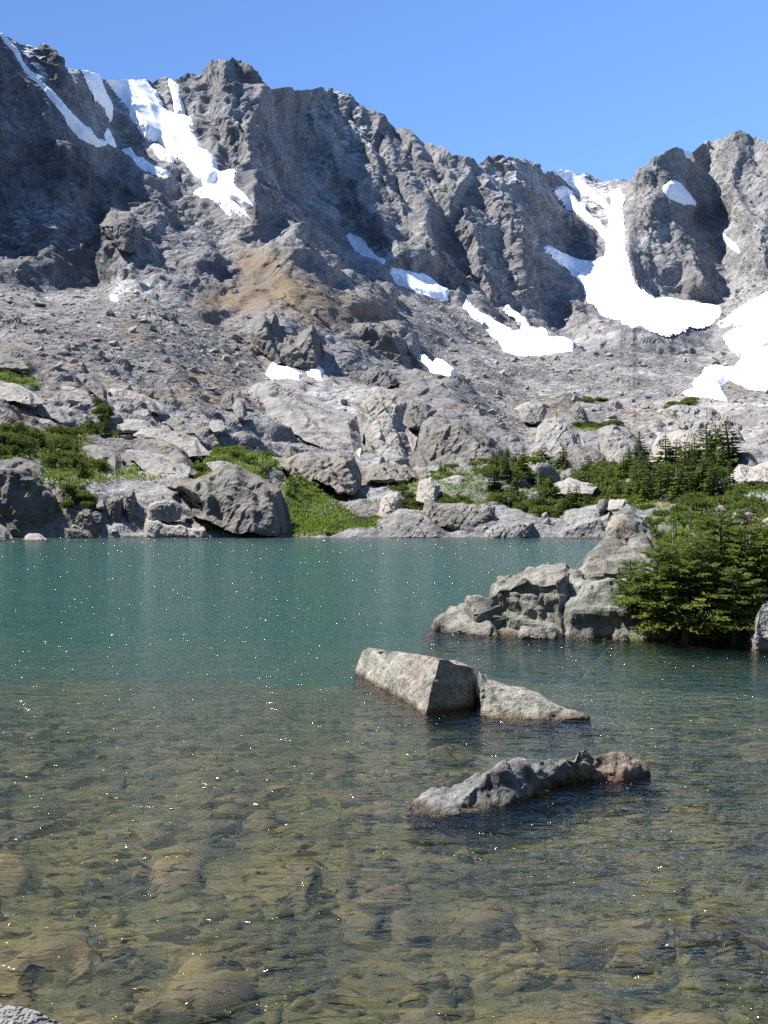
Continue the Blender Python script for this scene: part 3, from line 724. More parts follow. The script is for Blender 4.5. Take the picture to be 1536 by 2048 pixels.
# ================================================================ ROCKS
def hull_mesh(points, edge=0.1, seed=0, noise=(0.06, 0.5), fac=(0.05, 0.35), fine=0.015, max_rounds=9):
    """Convex rock body, divided finely and broken up: returns vertex and triangle arrays."""
    bm = bmesh.new()
    for p_ in points: bm.verts.new(p_)
    bmesh.ops.convex_hull(bm, input=bm.verts)
    for v in [v for v in bm.verts if not v.link_faces]: bm.verts.remove(v)
    bmesh.ops.triangulate(bm, faces=bm.faces)
    for k in range(max_rounds):
        long = [e for e in bm.edges if e.calc_length() > edge * 1.35]
        if not long: break
        bmesh.ops.subdivide_edges(bm, edges=long, cuts=1)
        bmesh.ops.triangulate(bm, faces=[f_ for f_ in bm.faces if len(f_.verts) > 3])
    bmesh.ops.smooth_vert(bm, verts=bm.verts, factor=0.4, use_axis_x=True, use_axis_y=True, use_axis_z=True)
    bmesh.ops.recalc_face_normals(bm, faces=bm.faces)
    bm.normal_update(); bm.verts.index_update()
    V = np.array([v.co for v in bm.verts]); N = np.array([v.normal for v in bm.verts])
    Fc = np.array([[v.index for v in f_.verts] for f_ in bm.faces])
    bm.free()
    w = np.stack([gnoise(V / fac[1] / 1.4, seed + 1), gnoise(V / fac[1] / 1.4, seed + 2), gnoise(V / fac[1] / 1.4, seed + 3)], -1) * 0.3
    L_ = fac[1]
    d = noise[0] * fbm(V / (noise[1] * 1.5) + seed * 3.1, 4, seed) + 0.3 * fac[0] * facet(V / (L_ * 2.2) + w, seed + 5, 1.2, 0.35, 30)
    d = d + fac[0] * joints(V, [((0.25, -0.1, 0.96), L_ * 1.1, 0.7), ((0.2, -0.15, 0.96), L_ * 0.45, 0.14), ((0.93, 0.3, 0.12), L_ * 1.7, 1.0), ((0.85, -0.4, 0.2), L_ * 0.7, 0.2)], seed + 60)
    ck = np.abs(gnoise(V * np.array([1.0, 1.0, 0.22]) / fac[1] * 0.45 + seed, seed + 12)); gate = np.clip(2 * gnoise(V / fac[1] * 0.4, seed + 14), 0, 1)
    d = d - 0.8 * fac[0] * gate * np.exp(-(ck / 0.08) ** 2)
    d = d + fine * fbm(V / (edge * 4), 2, seed + 9)
    E = np.concatenate([Fc[:, [0, 1]], Fc[:, [1, 2]], Fc[:, [2, 0]]]); E = np.concatenate([E, E[:, ::-1]])
    cnt = np.bincount(E[:, 0], minlength=len(V))[:, None]
    def ring(A): return np.stack([np.bincount(E[:, 0], A[E[:, 1], k_], minlength=len(V)) for k_ in range(A.shape[1])], 1) / cnt
    n2_ = N.copy()
    for _ in range(3): n2_ = 0.5 * n2_ + 0.5 * ring(n2_)
    n2_ /= np.linalg.norm(n2_, axis=1)[:, None] + 1e-9
    P_ = V + n2_ * d[:, None]
    for _ in range(6):                                       # wear away spikes that thin edges would throw up
        av = ring(P_); far_ = np.linalg.norm(P_ - av, axis=1) > 0.75 * edge
        P_[far_] = av[far_]
    return P_, Fc

def rock_object(name, pieces, mat, label, cat='rock', smooth=False, group=None):
    Vs, Fs, n = [], [], 0
    for V, Fc in pieces:
        Vs.append(V); Fs.append(Fc + n); n += len(V)
    V = np.concatenate(Vs); c = V.mean(0); c[2] = V[:, 2].min()
    me = make_mesh(name, V - c, np.concatenate(Fs), mat, smooth)
    o = link(name, me, loc=c)
    return tag(o, label, cat, group)

def W(u, v, Y): return tuple(to_world(u, v, Y))

# --- the split pale block standing in the shallows
A = [(-0.52, 20.0, 0), (-0.40, 20.1, 0.40), (-0.10, 19.0, 0.55), (0.28, 18.4, 0.60), (0.80, 16.45, 0.76), (0.585, 16.05, 0), (0.60, 15.95, -0.6), (-0.6, 20.3, -0.6),
     (1.36, 16.7, 0.58), (1.32, 16.45, -0.6), (1.75, 18.6, -0.6), (0.6, 20.6, -0.6), (0.3, 20.0, 0.3), (1.3, 18.1, 0.25)]
Bk = [(1.33, 15.85, -0.05), (1.36, 16.3, 0.50), (1.40, 16.6, 0.57), (1.36, 15.75, -0.6), (2.05, 15.55, -0.05), (2.05, 15.4, -0.6), (2.86, 15.75, 0.02), (3.0, 15.6, -0.5),
      (2.2, 16.3, 0.27), (1.5, 18.0, -0.6), (3.0, 16.8, -0.6)]
rock_object('lake_boulder', [hull_mesh(A, 0.04, 3, (0.035, 0.5), (0.055, 0.42), 0.014), hull_mesh(Bk, 0.04, 8, (0.035, 0.4), (0.06, 0.35), 0.014)], M_ROCK_NEAR,
            'big split pale block with a sloping top, standing alone in the shallows', 'boulder')

# --- the low dark ledge in front of it
R1 = [W(803, 1614, 11.05), W(850, 1583, 11.3), W(912, 1560, 11.5), W(1000, 1527, 11.6), W(1045, 1530, 11.9), W(1075, 1545, 11.9), W(1060, 1592, 11.5), W(990, 1618, 11.1), W(880, 1636, 10.75), W(826, 1628, 10.85),
      (0.25, 11.0, -0.5), (0.6, 10.6, -0.5), (1.5, 11.4, -0.5), (1.3, 12.4, -0.5), (0.4, 11.9, -0.4)]
R2 = [W(1030, 1535, 11.9), W(1080, 1520, 12.0), W(1115, 1530, 12.1), W(1140, 1545, 12.2), W(1110, 1568, 12.0), W(1050, 1590, 11.55), (1.4, 11.6, -0.4), (2.1, 12.0, -0.4), (1.9, 12.6, -0.4)]
R3 = [W(1105, 1545, 12.1), W(1143, 1516, 12.2), W(1152, 1497, 12.3), W(1168, 1497, 12.3), W(1195, 1514, 12.3), W(1195, 1554, 12.2), W(1120, 1560, 12.15), (1.9, 12.1, -0.4), (2.4, 12.1, -0.4), (2.2, 12.8, -0.4)]
R4 = [W(1180, 1515, 12.4), W(1245, 1502, 12.5), W(1275, 1511, 12.5), W(1292, 1535, 12.5), W(1300, 1556, 12.4), W(1250, 1562, 12.2), W(1185, 1556, 12.2), (2.3, 12.1, -0.4), (3.0, 12.2, -0.4), (2.9, 13.0, -0.4)]
ledge = rock_object('lake_ledge', [hull_mesh(R1, 0.028, 21, (0.035, 0.25), (0.06, 0.2), 0.012), hull_mesh(R2, 0.028, 22, (0.035, 0.2), (0.06, 0.14), 0.012), hull_mesh(R3, 0.028, 23, (0.035, 0.2), (0.06, 0.14), 0.012)], M_LEDGE,
            'long low dark ledge with a knobbly reddish end breaking the water nearest the viewer', 'rock')
V_, F_ = hull_mesh(R4, 0.028, 24, (0.035, 0.2), (0.055, 0.15), 0.012)
end_ = link('rock_end', make_mesh('rock_end', V_ - np.array(ledge.location), F_, M_RUSTY, False), ledge)
end_['label'] = 'knobbly reddish right end'

# --- the rocky point on the right: body, tower and foot
P1 = [W(872, 1246, 26.6), W(892, 1226, 27.0), W(930, 1218, 27.6), W(985, 1212, 28.0), W(872, 1263, 26.5), W(960, 1270, 25.7), W(1060, 1272, 25.6), W(1060, 1205, 27.6), (1.0, 27, -0.9), (3.4, 25.3, -0.9), (3.6, 29.5, -0.9), (1.3, 29, -0.8)]
P2 = [W(938, 1212, 27.0), W(947, 1190, 27.5), W(978, 1158, 27.9), W(1002, 1144, 28.2), W(1055, 1136, 28.6), W(1110, 1134, 28.8), W(1150, 1140, 28.6), W(1160, 1155, 28.0), W(990, 1166, 26.5), W(1050, 1150, 26.3), W(1125, 1152, 26.1), W(1140, 1275, 25.2),
      W(1030, 1268, 25.8), (1.9, 26.6, -0.8), (4.3, 25.0, -0.8), (4.6, 30.5, -0.8), (2.2, 30, -0.8)]
P3a = [W(1110, 1165, 27.4), W(1130, 1150, 27.6), W(1172, 1150, 27.9), W(1215, 1142, 28.2), W(1300, 1140, 28.8), W(1180, 1162, 26.0), W(1260, 1157, 25.9), W(1330, 1176, 25.7), W(1330, 1290, 24.8), W(1240, 1279, 25.0), W(1130, 1277, 25.2), (4.0, 24.9, -0.8), (6.6, 24.6, -0.8), (7.0, 31, -0.8), (4.2, 31, -0.8)]
P4 = [W(1040, 1250, 25.5), W(1060, 1256, 25.2), W(1115, 1262, 25.1), W(1110, 1277, 24.9), W(1042, 1274, 25.0), (3.0, 25.6, -0.6), (4.0, 25.5, -0.6), (3.1, 24.9, -0.6), (3.9, 24.8, -0.6)]
P5 = [W(1225, 1258, 24.9), W(1245, 1240, 25.0), W(1260, 1262, 24.8), W(1255, 1280, 24.7), W(1222, 1281, 24.75), (5.0, 25.3, -0.5), (5.5, 25.2, -0.5), (5.0, 24.6, -0.5)]
rock_object('rocky_point', [hull_mesh(P1, 0.075, 31, (0.10, 0.8), (0.18, 0.55), 0.03), hull_mesh(P2, 0.075, 32, (0.11, 0.9), (0.30, 0.62), 0.045), hull_mesh(P3a, 0.08, 33, (0.11, 0.9), (0.30, 0.6), 0.045),
            hull_mesh(P4, 0.05, 34, (0.05, 0.4), (0.06, 0.25), 0.01), hull_mesh(P5, 0.05, 35, (0.04, 0.3), (0.06, 0.2), 0.01)], M_POINT,
            'long grey craggy outcrop sloping down into the lake beside the fir thicket', 'outcrop')
T1 = [W(1166, 1132, 29.0), W(1170, 1106, 29.2), W(1205, 1085, 29.8), W(1255, 1068, 30.0), W(1300, 1062, 30.4), W(1322, 1095, 30.0), W(1300, 1150, 28.6), W(1240, 1150, 28.4), W(1175, 1152, 28.6), (5.2, 28.6, 0.9), (7.2, 28.8, 0.9), (7.4, 32, 0.8), (5.3, 31.5, 0.8)]
T2 = [W(1206, 1090, 31.0), W(1208, 1062, 31.2), W(1222, 1034, 31.6), W(1240, 1021, 31.9), W(1258, 1021, 32.0), W(1280, 1034, 32.0), W(1310, 1072, 31.5), W(1240, 1034, 30.9), W(1292, 1066, 30.6), W(1318, 1105, 30.2), (6.0, 30.6, 1.0), (7.6, 30.6, 1.0), (7.6, 34, 1.0), (6.2, 33.6, 1.0)]
T3 = [W(1205, 1130, 28.4), W(1212, 1120, 28.5), W(1228, 1120, 28.5), W(1240, 1132, 28.3), W(1236, 1148, 28.1), W(1206, 1148, 28.1), (5.6, 28.8, 1.2), (6.0, 28.8, 1.2)]
rock_object('stacked_boulder', [hull_mesh(T1, 0.065, 41, (0.08, 0.7), (0.09, 0.5), 0.018), hull_mesh(T3, 0.05, 43, (0.03, 0.4), (0.04, 0.3), 0.01)], M_POINT,
            'rounded lumpy boulder lying on the craggy outcrop, left of the firs', 'boulder')
rock_object('rock_tower', [hull_mesh(T2, 0.065, 42, (0.07, 0.7), (0.10, 0.4), 0.018)], M_POINT,
            'dark upright rock with a pale left edge rising behind the lumpy boulder', 'rock')
E1 = [W(1516, 1222, 23.2), W(1524, 1208, 23.4), W(1560, 1200, 23.6), W(1600, 1215, 23.5), W(1512, 1262, 22.9), W(1516, 1300, 22.9), W(1600, 1305, 22.7), (7.5, 22.7, -0.6), (9.0, 22.6, -0.6), (9, 25, -0.6), (7.7, 24.8, -0.6)]
rock_object('edge_boulder', [hull_mesh(E1, 0.05, 51, (0.04, 0.5), (0.06, 0.35), 0.012)], M_ROCK_PALE,
            'pale striped boulder at the water by the right picture edge', 'boulder')
F1 = [(-1.91, 5.6, .52), (-1.765, 5.6, .50), (-1.64, 5.6, .455), (-1.515, 5.6, .40), (-2.6, 5.7, .6), (-1.45, 5.3, .36), (-2.0, 6.0, .2), (-1.6, 5.9, .1), (-2.7, 6.2, .2), (-1.3, 5.6, -.5), (-1.4, 4.8, -.5), (-1.4, 4.9, .2), (-2.7, 4.8, .5), (-2.7, 4.8, -.5), (-2.7, 6.5, -.5), (-1.5, 6.3, -.5)]
rock_object('corner_boulder', [hull_mesh(F1, 0.03, 61, (0.03, 0.4), (0.02, 0.3), 0.008)], M_ROCK_PALE,
            'speckled pale boulder at the bottom left corner, on the near shore', 'boulder')

# --- a library of loose rocks (shared shapes)
def loose_rock(seed, div=3, flat=0.75, rough=0.04, cuts=13):
    r = np.random.RandomState(seed)
    bm = bmesh.new(); bmesh.ops.create_icosphere(bm, subdivisions=div, radius=1.0)
    V = np.array([v.co for v in bm.verts]); Fc = np.array([[v.index for v in f_.verts] for f_ in bm.faces]); bm.free()
    V = V * np.array([1.0, 0.6 + 0.35 * r.rand(), flat * (0.7 + 0.5 * r.rand())])
    for k in range(cuts):
        n = r.normal(size=3); n /= np.linalg.norm(n); h = (0.36 + 0.34 * r.rand()) * np.abs(V @ n).max()
        d = V @ n - h; V = V - np.where(d > 0, d, 0)[:, None] * n
    V = V + V / np.linalg.norm(V, axis=1)[:, None] * (rough * fbm(V * 1.7 + seed, 3, seed))[:, None]
    return V / np.abs(V).max(), Fc
LOOSE = [loose_rock(100 + k) for k in range(10)]
LOOSE_LO = [loose_rock(200 + k, 1, 0.8, 0.03, 7) for k in range(8)]

# --- stones lying on the bed under the clear shallow water
def stone_material():
    m, nt, b = new_mat('submerged_stone')
    geo = node(nt, 'ShaderNodeNewGeometry'); oi = node(nt, 'ShaderNodeObjectInfo')
    n1 = noise_tex(nt, geo.outputs['Position'], 4.0, 5, 0.6)
    c = ramp(nt, oi.outputs['Random'], [(0.0, (0.06, 0.056, 0.032)), (0.4, (0.13, 0.105, 0.042)), (0.75, (0.19, 0.14, 0.045)), (1.0, (0.23, 0.165, 0.065))]).outputs[0]
    v = ramp(nt, n1.outputs[0], [(0.3, (0.55, 0.55, 0.5)), (0.7, (1.2, 1.2, 1.15))]).outputs[0]
    nt.links.new(mixc(nt, 1.0, c, v, 'MULTIPLY'), b.inputs['Base Color']); b.inputs['Roughness'].default_value = 0.8
    return m
M_STONE = stone_material()
STONE_ME = [make_mesh('submerged_stone', V, Fc, M_STONE, True) for V, Fc in LOOSE]
rng = random.Random(5)
n = 0; smallV, smallF, nv = [], [], 0
while n < 250:
    y = 5.2 + 15.5 * rng.random() ** 1.5; x = (rng.random() * 2 - 1) * (y * 0.42 + 0.6)
    z = float(lake_bed_height(np.array([x]), np.array([y]))[0])
    if z < -0.75: continue
    sz = 0.13 + 0.36 * rng.random() ** 1.8
    o = link('submerged_stone', STONE_ME[n % 10], loc=(x, y, z + 0.02))
    hgt = min(sz * 0.5, -z * 0.72)
    o.scale = (sz * (0.8 + 0.5 * rng.random()), sz, hgt); o.rotation_euler = (rng.uniform(-.15, .15), rng.uniform(-.15, .15), rng.uniform(0, 6.28))
    big_ = 'large' if sz > 0.30 else 'small'
    if y > 15.5: wh, gr = 'far out near the drop-off', 'near the drop-off'
    elif x > 1.9 and y > 9: wh, gr = 'in the shallows right of the dark ledge', 'right of the ledge'
    elif x > 0 and y > 9.5: wh, gr = 'around the dark ledge and the split block', 'around the ledge and block'
    elif y > 9.5: wh, gr = 'in the open shallows left of the split block', 'left of the block'
    elif x > 0.2: wh, gr = 'in front of the dark ledge, close to the viewer', 'in front of the ledge'
    else: wh, gr = 'near the speckled corner boulder, close to the viewer', 'near the corner boulder'
    tag(o, big_ + ' brownish stone under the water ' + wh, 'stone', big_ + ' lake bed stones ' + gr)
    n += 1
r = np.random.RandomState(9)
for k in range(2600):
    y = 4.6 + 17 * r.rand() ** 1.2; x = (r.rand() * 2 - 1) * (y * 0.42 + 0.8)
    V, Fc = LOOSE_LO[k % 8]; sz = 0.05 + 0.13 * r.rand() ** 2
    a_ = r.rand() * 6.28; R_ = np.array([[math.cos(a_), -math.sin(a_), 0], [math.sin(a_), math.cos(a_), 0], [0, 0, 0.7]])
    smallV.append((V @ R_.T) * sz + np.array([x, y, 0])); smallF.append(Fc + nv); nv += len(V)
SV = np.concatenate(smallV)
cent = np.repeat(np.array([v.mean(0) for v in smallV]), [len(v) for v in smallV], 0)
SV[:, 2] += lake_bed_height(cent[:, 0], cent[:, 1])
tag(link('pebbles', make_mesh('pebbles', SV, np.concatenate(smallF), M_BED, True)), kind='stuff')
print('lake', round(time.time() - T0, 1))
# ================================================================ OUTCROPS ON THE FAR SHORE AND THE SLOPES
def densify(poly, step, seed, amp):
    r = np.random.RandomState(seed); out = []
    n = len(poly)
    for k in range(n):
        a_, b_ = np.array(poly[k], float), np.array(poly[(k + 1) % n], float)
        m_ = max(1, int(np.linalg.norm(b_ - a_) / step))
        for q in range(m_):
            out.append(a_ + (b_ - a_) * q / m_ + (r.normal(size=2) * amp if q else 0))
    return np.array(out)

def outcrop(poly, label, mat, thick=None, lean=0.55, Y=None, seed=0, cat='outcrop', name='rock_outcrop', edge=None, rough=1.0, waterline=False, group=None, blocky=1.0):
    """A solid knob of rock standing on the slope: full front, rounded-off rims and a back of its own."""
    pa = np.array(poly, float)
    u0, v0 = pa.min(0); u1, v1 = pa.max(0)
    vb0 = v1; foot = 5 if not waterline else 8                # bury the foot a little
    ub = pa[pa[:, 1] > v1 - 0.15 * (v1 - v0), 0].mean()
    Yb = Y if Y else float(samp(YR, np.array([ub]), np.array([v1]))[0])
    if waterline and not Y: Yb = EYE * F / (v1 - HY)
    if not waterline and not Y: Yb *= 0.982
    elif not waterline: Yb *= 0.99
    ut = pa[pa[:, 1] < v0 + 0.25 * (v1 - v0), 0].mean()
    Yt = max(float(samp(YR, np.array([ut]), np.array([v0]))[0]), Yb * 1.01)
    step = max(1.3, math.sqrt((u1 - u0) * (v1 - v0)) / 110)
    us = np.arange(u0 - step, u1 + 2 * step, step); vs = np.arange(v0 - step, v1 + foot + 2 * step, step)
    gu, gv = np.meshgrid(us, vs)
    px = Yb / F
    low_ = pa[:, 1] > 0.5 * (v0 + v1); pa2 = pa.copy(); pa2[low_, 1] += foot
    dp = densify(pa2, max(6, (u1 - u0) / 14), seed + 1, max(0.8, (u1 - u0) / 110))
    sd = poly_sdf(gu, gv, dp)
    vm_ = 0.5 * (v0 + v1); dp2 = dp.copy(); lowr = dp2[:, 1] > vm_; dp2[lowr, 1] = vm_ + (dp2[lowr, 1] - vm_) * 2.6
    sd2 = poly_sdf(gu, gv, dp2)                              # rounded over the top and the flanks only: the foot stands in the slope
    w_px = max(sd.max(), 1.0)
    if thick and 'slab' in label: thick *= 0.55
    T = 0.8 * thick if thick else 0.75 * min(u1 - u0, 1.6 * (v1 - v0)) * px
    wpx = w_px if edge is None else min(w_px, edge)
    if Y or waterline: Yb -= 0.45 * T
    sN = np.clip(sd2 / (1.15 * wpx), 0, 1)
    g = 0.78 * np.minimum(1, sN * 2.6) + 0.22 * sN
    q = np.clip((v1 - gv) / (v1 - v0), 0, 1)
    Yp = Yb + (Yt - Yb) * lean * (0.70 if blocky < 0.5 else 0.36) * q
    front = to_world(gu, gv, Yp + T * (1 - g))
    backp = to_world(gu, gv, Yp + T * (1.1 + 0.5 * g))
    size = min(u1 - u0, 2 * (v1 - v0)) * px
    nr_, nc_ = gu.shape
    fi = grid_faces(nr_, nc_)[:, ::-1]
    keep = (sd.ravel()[fi] > -0.3 * step).any(1) & (sd.ravel()[fi] > -1.5 * step).all(1)
    fi = fi[keep]
    Fp = front.reshape(-1, 3)
    nrm = grid_normals(front).reshape(-1, 3)
    if (nrm[:, 1] > 0).mean() > 0.5: nrm = -nrm
    wv_ = np.stack([gnoise(Fp / size * 5, 3 + seed), gnoise(Fp / size * 5, 4 + seed), gnoise(Fp / size * 5, 5 + seed)], -1) * 0.35
    st = np.array([0.8, 0.9, 1.0]) if blocky > 0.5 else np.array([0.4, 0.6, 1.5])
    js = ([((0.3, -0.2, 0.93), 0.26, 0.05), ((0.25, -0.2, 0.94), 0.09, 0.022), ((0.93, 0.2, 0.15), 0.30, 0.05), ((0.88, -0.2, -0.35), 0.11, 0.014)] if blocky > 0.5 else
          [((0.42, -0.15, 0.90), 0.20, 0.045), ((0.40, -0.2, 0.90), 0.07, 0.012), ((0.85, 0.4, 0.1), 0.36, 0.03)])
    disp = (size * joints(Fp, [(n_, l_ * size, a_) for n_, l_, a_ in js], 200 + seed) + 0.014 * size * facet(Fp * st / (size * 0.30) + wv_, seed, 1.1, 0.3) + 0.008 * size * facet(Fp * st / (size * 0.12) + wv_, seed + 7, 1.1, 0.35)
            + 0.025 * size * fbm(Fp / (size * 0.22), 5, seed + 9)) * rough
    disp = disp - disp.mean()
    disp = disp * (0.3 + 0.7 * np.clip(sd2.ravel() / (0.25 * wpx), 0, 1))
    nrm = 0.35 * nrm + np.array([-0.15, -0.62, 0.42]); nrm /= np.linalg.norm(nrm, axis=1)[:, None]
    Fp = Fp + 1.35 * nrm * disp[:, None]
    Bp = backp.reshape(-1, 3)
    nv_ = len(Fp)
    # the rim: close the front to the back
    ed = {}
    for q_ in fi:
        for a_, b_ in ((q_[0], q_[1]), (q_[1], q_[2]), (q_[2], q_[3]), (q_[3], q_[0])):
            if (b_, a_) in ed: del ed[(b_, a_)]
            else: ed[(a_, b_)] = 1
    rim = np.array([(b_, a_, a_ + nv_, b_ + nv_) for a_, b_ in ed]) if ed else np.zeros((0, 4), int)
    Fall = np.concatenate([fi, fi[:, ::-1] + nv_, rim])
    Vall = np.concatenate([Fp, Bp])
    used, inv = np.unique(Fall, return_inverse=True)
    Vall = Vall[used]
    c = np.array([Vall[:, 0].mean(), Vall[:, 1].mean(), Vall[:, 2].min()])
    o = link(name, make_mesh(name, Vall - c, inv.reshape(-1, 4), mat, False), loc=c)
    return tag(o, label, cat, group)

def z4(pts): return [(x / 2 + 768, y / 2 + 650) for x, y in pts]
def z5(pts): return [(x / 3, y / 3 + 680) for x, y in pts]          # left shore enlargement
def z6(pts): return [(x / 3 + 440, y / 3 + 720) for x, y in pts]    # middle shore enlargement
def z7(pts): k = 636 / 1536; return [(x * k + 900, y * k + 780) for x, y in pts]

# shore cliffs, left to right
outcrop(z5([(-260, 720), (0, 697), (80, 715), (200, 730), (260, 765), (340, 850), (420, 910), (440, 960), (400, 1010), (390, 1170), (-260, 1175)]), 'big dark rounded cliff at the water on the far left shore', M_ROCK_MID, 9, 0.7, 104, 1, 'cliff', 'shore_cliff', waterline=True)
outcrop(z5([(380, 1050), (440, 1020), (520, 985), (600, 1000), (640, 1040), (660, 1110), (655, 1170), (380, 1172)]), 'dark stepped rock at the water right of the big left cliff', M_ROCK_MID, 4, 0.6, 102.5, 2, waterline=True)
outcrop(z5([(640, 960), (690, 930), (735, 950), (745, 1060), (740, 1165), (655, 1165), (640, 1060)]), 'upright brown rock slab at the water beside a dark cleft', M_ROCK_MID, 3.5, 0.4, 103, 3, waterline=True)
outcrop(z5([(740, 925), (800, 900), (820, 960), (800, 1050), (760, 1120), (745, 1080)]), 'narrow reddish pillar rock above the dark cleft', M_ROCK_MID, 2.5, 0.4, 105, 4)
outcrop(z5([(990, 880), (1080, 830), (1160, 840), (1280, 790), (1340, 740), (1420, 750), (1500, 800), (1600, 850), (1680, 900), (1720, 980), (1745, 1080), (1740, 1150), (1640, 1150), (1500, 1130), (1400, 1130), (1300, 1080), (1180, 1060), (1100, 1040), (1160, 960), (1080, 930)]), 'broad dark shore cliff with rounded top beside the green meadow', M_ROCK_MID, 8, 0.7, 104, 5, 'cliff', 'shore_cliff')
outcrop(z5([(865, 1060), (900, 980), (960, 965), (1050, 965), (1090, 1000), (1080, 1060), (1020, 1075), (930, 1060)]), 'boxy pinkish boulder on the ledge above the pale shore slab', M_ROCK_PINK, 2.6, 0.4, 104, 6, 'boulder', 'shore_boulder', rough=0.5, edge=8)
outcrop(z5([(845, 1130), (870, 1070), (960, 1065), (1080, 1090), (1150, 1110), (1240, 1110), (1300, 1130), (1400, 1160), (1395, 1172), (850, 1172)]), 'pale pink flat slab along the water under the broad dark cliff', M_ROCK_PINK, 5, 0.8, 102, 7, 'slab', 'shore_slab', waterline=True, rough=0.6)
outcrop(z5([(385, 1130), (430, 1128), (520, 1140), (600, 1158), (668, 1172), (640, 1184), (420, 1186), (388, 1165)]), 'long flat slab lying in the water below the stepped rock', M_ROCK_MID, 1.2, 0.4, None, 8, 'slab', 'shore_slab', waterline=True, rough=0.5)
outcrop(z5([(130, 1180), (170, 1165), (230, 1160), (300, 1185), (250, 1198), (160, 1198)]), 'small pale flat stone in the water near the left cliff', M_ROCK_PINK, 0.8, 0.4, None, 9, 'rock', 'shore_stone', waterline=True, rough=0.4)
outcrop(z5([(-60, 1110), (0, 1105), (40, 1135), (75, 1165), (20, 1195), (-60, 1200)]), 'wedge of pale rock at the waterline by the left picture edge', M_ROCK_MID, 1.2, 0.4, None, 10, 'rock', 'shore_stone', waterline=True, rough=0.5)
outcrop(z6([(235, 1020), (270, 1000), (320, 1010), (345, 1040), (300, 1050), (240, 1048)]), 'low rounded stone at the waterline where the meadow begins', M_ROCK_PALE, 1, 0.4, None, 11, 'rock', 'shore_stone', waterline=True, rough=0.5)
# knolls behind the meadow
outcrop(z6([(245, 610), (290, 575), (400, 590), (500, 560), (600, 560), (720, 550), (800, 580), (830, 640), (845, 740), (800, 800), (720, 795), (640, 730), (560, 700), (500, 730), (400, 680), (300, 660)]), 'brown grey overhanging knoll above the stony gully behind the meadow', M_ROCK_MID, 10, 0.7, None, 12)
outcrop(z6([(850, 680), (920, 640), (1000, 615), (1100, 640), (1170, 680), (1120, 710), (1000, 720), (930, 715)]), 'low banded knoll right of the overhanging one', M_ROCK_MID, 7, 0.6, None, 13)
outcrop(z6([(950, 900), (970, 840), (1010, 800), (1070, 790), (1100, 830), (1060, 890), (1000, 900), (960, 960)]), 'leaning pinkish rock at the meadow edge', M_ROCK_PINK, 3, 0.5, 116, 14, 'rock')
# pale slabs and cliffs in the middle
outcrop(z6([(150, 210), (230, 140), (330, 120), (480, 180), (600, 250), (700, 300), (820, 330), (860, 400), (850, 480), (870, 520), (780, 550), (680, 550), (580, 500), (480, 440), (380, 420), (280, 350), (220, 300)]), 'wide pale scoured rock slab in the middle of the slope', M_ROCK_PALE, 22, 0.85, None, 15, 'slab', 'rock_slab', rough=0.75, blocky=0.0)
outcrop(z6([(800, 260), (860, 180), (960, 160), (1060, 200), (1120, 260), (1090, 380), (1180, 450), (1150, 560), (1080, 590), (960, 600), (850, 580), (880, 480), (860, 380)]), 'jointed grey rock face with a pink streak right of the pale slab', M_ROCK_PALE, 18, 0.8, None, 16, 'cliff')
outcrop(z6([(1090, 270), (1150, 235), (1240, 260), (1300, 300), (1240, 350), (1180, 400), (1100, 380)]), 'dark rounded boulder knob above the grey cliffs', M_DARK, 9, 0.6, None, 17)
outcrop([(812, 930), (835, 890), (845, 845), (862, 834), (920, 840), (965, 865), (1005, 885), (1035, 915), (1050, 935), (990, 932), (920, 928), (880, 932)], 'large dark triangular cliff knob above the spruce belt', M_ROCK_MID, 16, 0.75, None, 18, 'cliff')
outcrop(z4([(520, 335), (570, 308), (640, 312), (652, 342), (630, 372), (590, 387), (545, 362)]), 'single big pale boulder on the scree slope with a dark right side', M_ROCK_PALE, 6, 0.4, None, 19, 'boulder', 'scree_boulder', rough=0.5, edge=10)
outcrop(z4([(600, 470), (615, 410), (650, 375), (690, 365), (740, 390), (795, 450), (805, 490), (700, 500), (660, 525)]), 'rounded cliff with a dark hollow right of the scree chute', M_ROCK_PALE, 12, 0.7, None, 20, 'cliff')
outcrop(z4([(855, 420), (900, 405), (960, 410), (1000, 430), (1055, 515), (1000, 545), (900, 550), (868, 490)]), 'square shouldered cliff block with shadowed right corner', M_ROCK_PALE, 12, 0.6, None, 21, 'cliff')
outcrop(z4([(660, 530), (770, 475), (850, 500), (925, 540), (900, 565), (780, 570), (700, 562)]), 'low apron of broken rock below the two cliffs', M_ROCK_MID, 8, 0.7, None, 22)
outcrop(z4([(735, 340), (780, 320), (800, 335), (825, 375), (800, 390), (755, 375)]), 'dark hooded rock at the corner of the gravel patch', M_ROCK_MID, 6, 0.5, None, 23)
outcrop(z4([(1060, 520), (1100, 440), (1190, 420), (1260, 440), (1330, 480), (1350, 540), (1250, 560), (1100, 560)]), 'pinkish stepped rock face above the right hand spruces', M_ROCK_PINK, 12, 0.75, None, 24)
outcrop(z4([(1120, 340), (1190, 320), (1290, 330), (1400, 380), (1480, 430), (1420, 470), (1300, 440), (1180, 400)]), 'broad rough pale ledge below the right snow patch', M_ROCK_PALE, 14, 0.85, None, 25, rough=1.2)
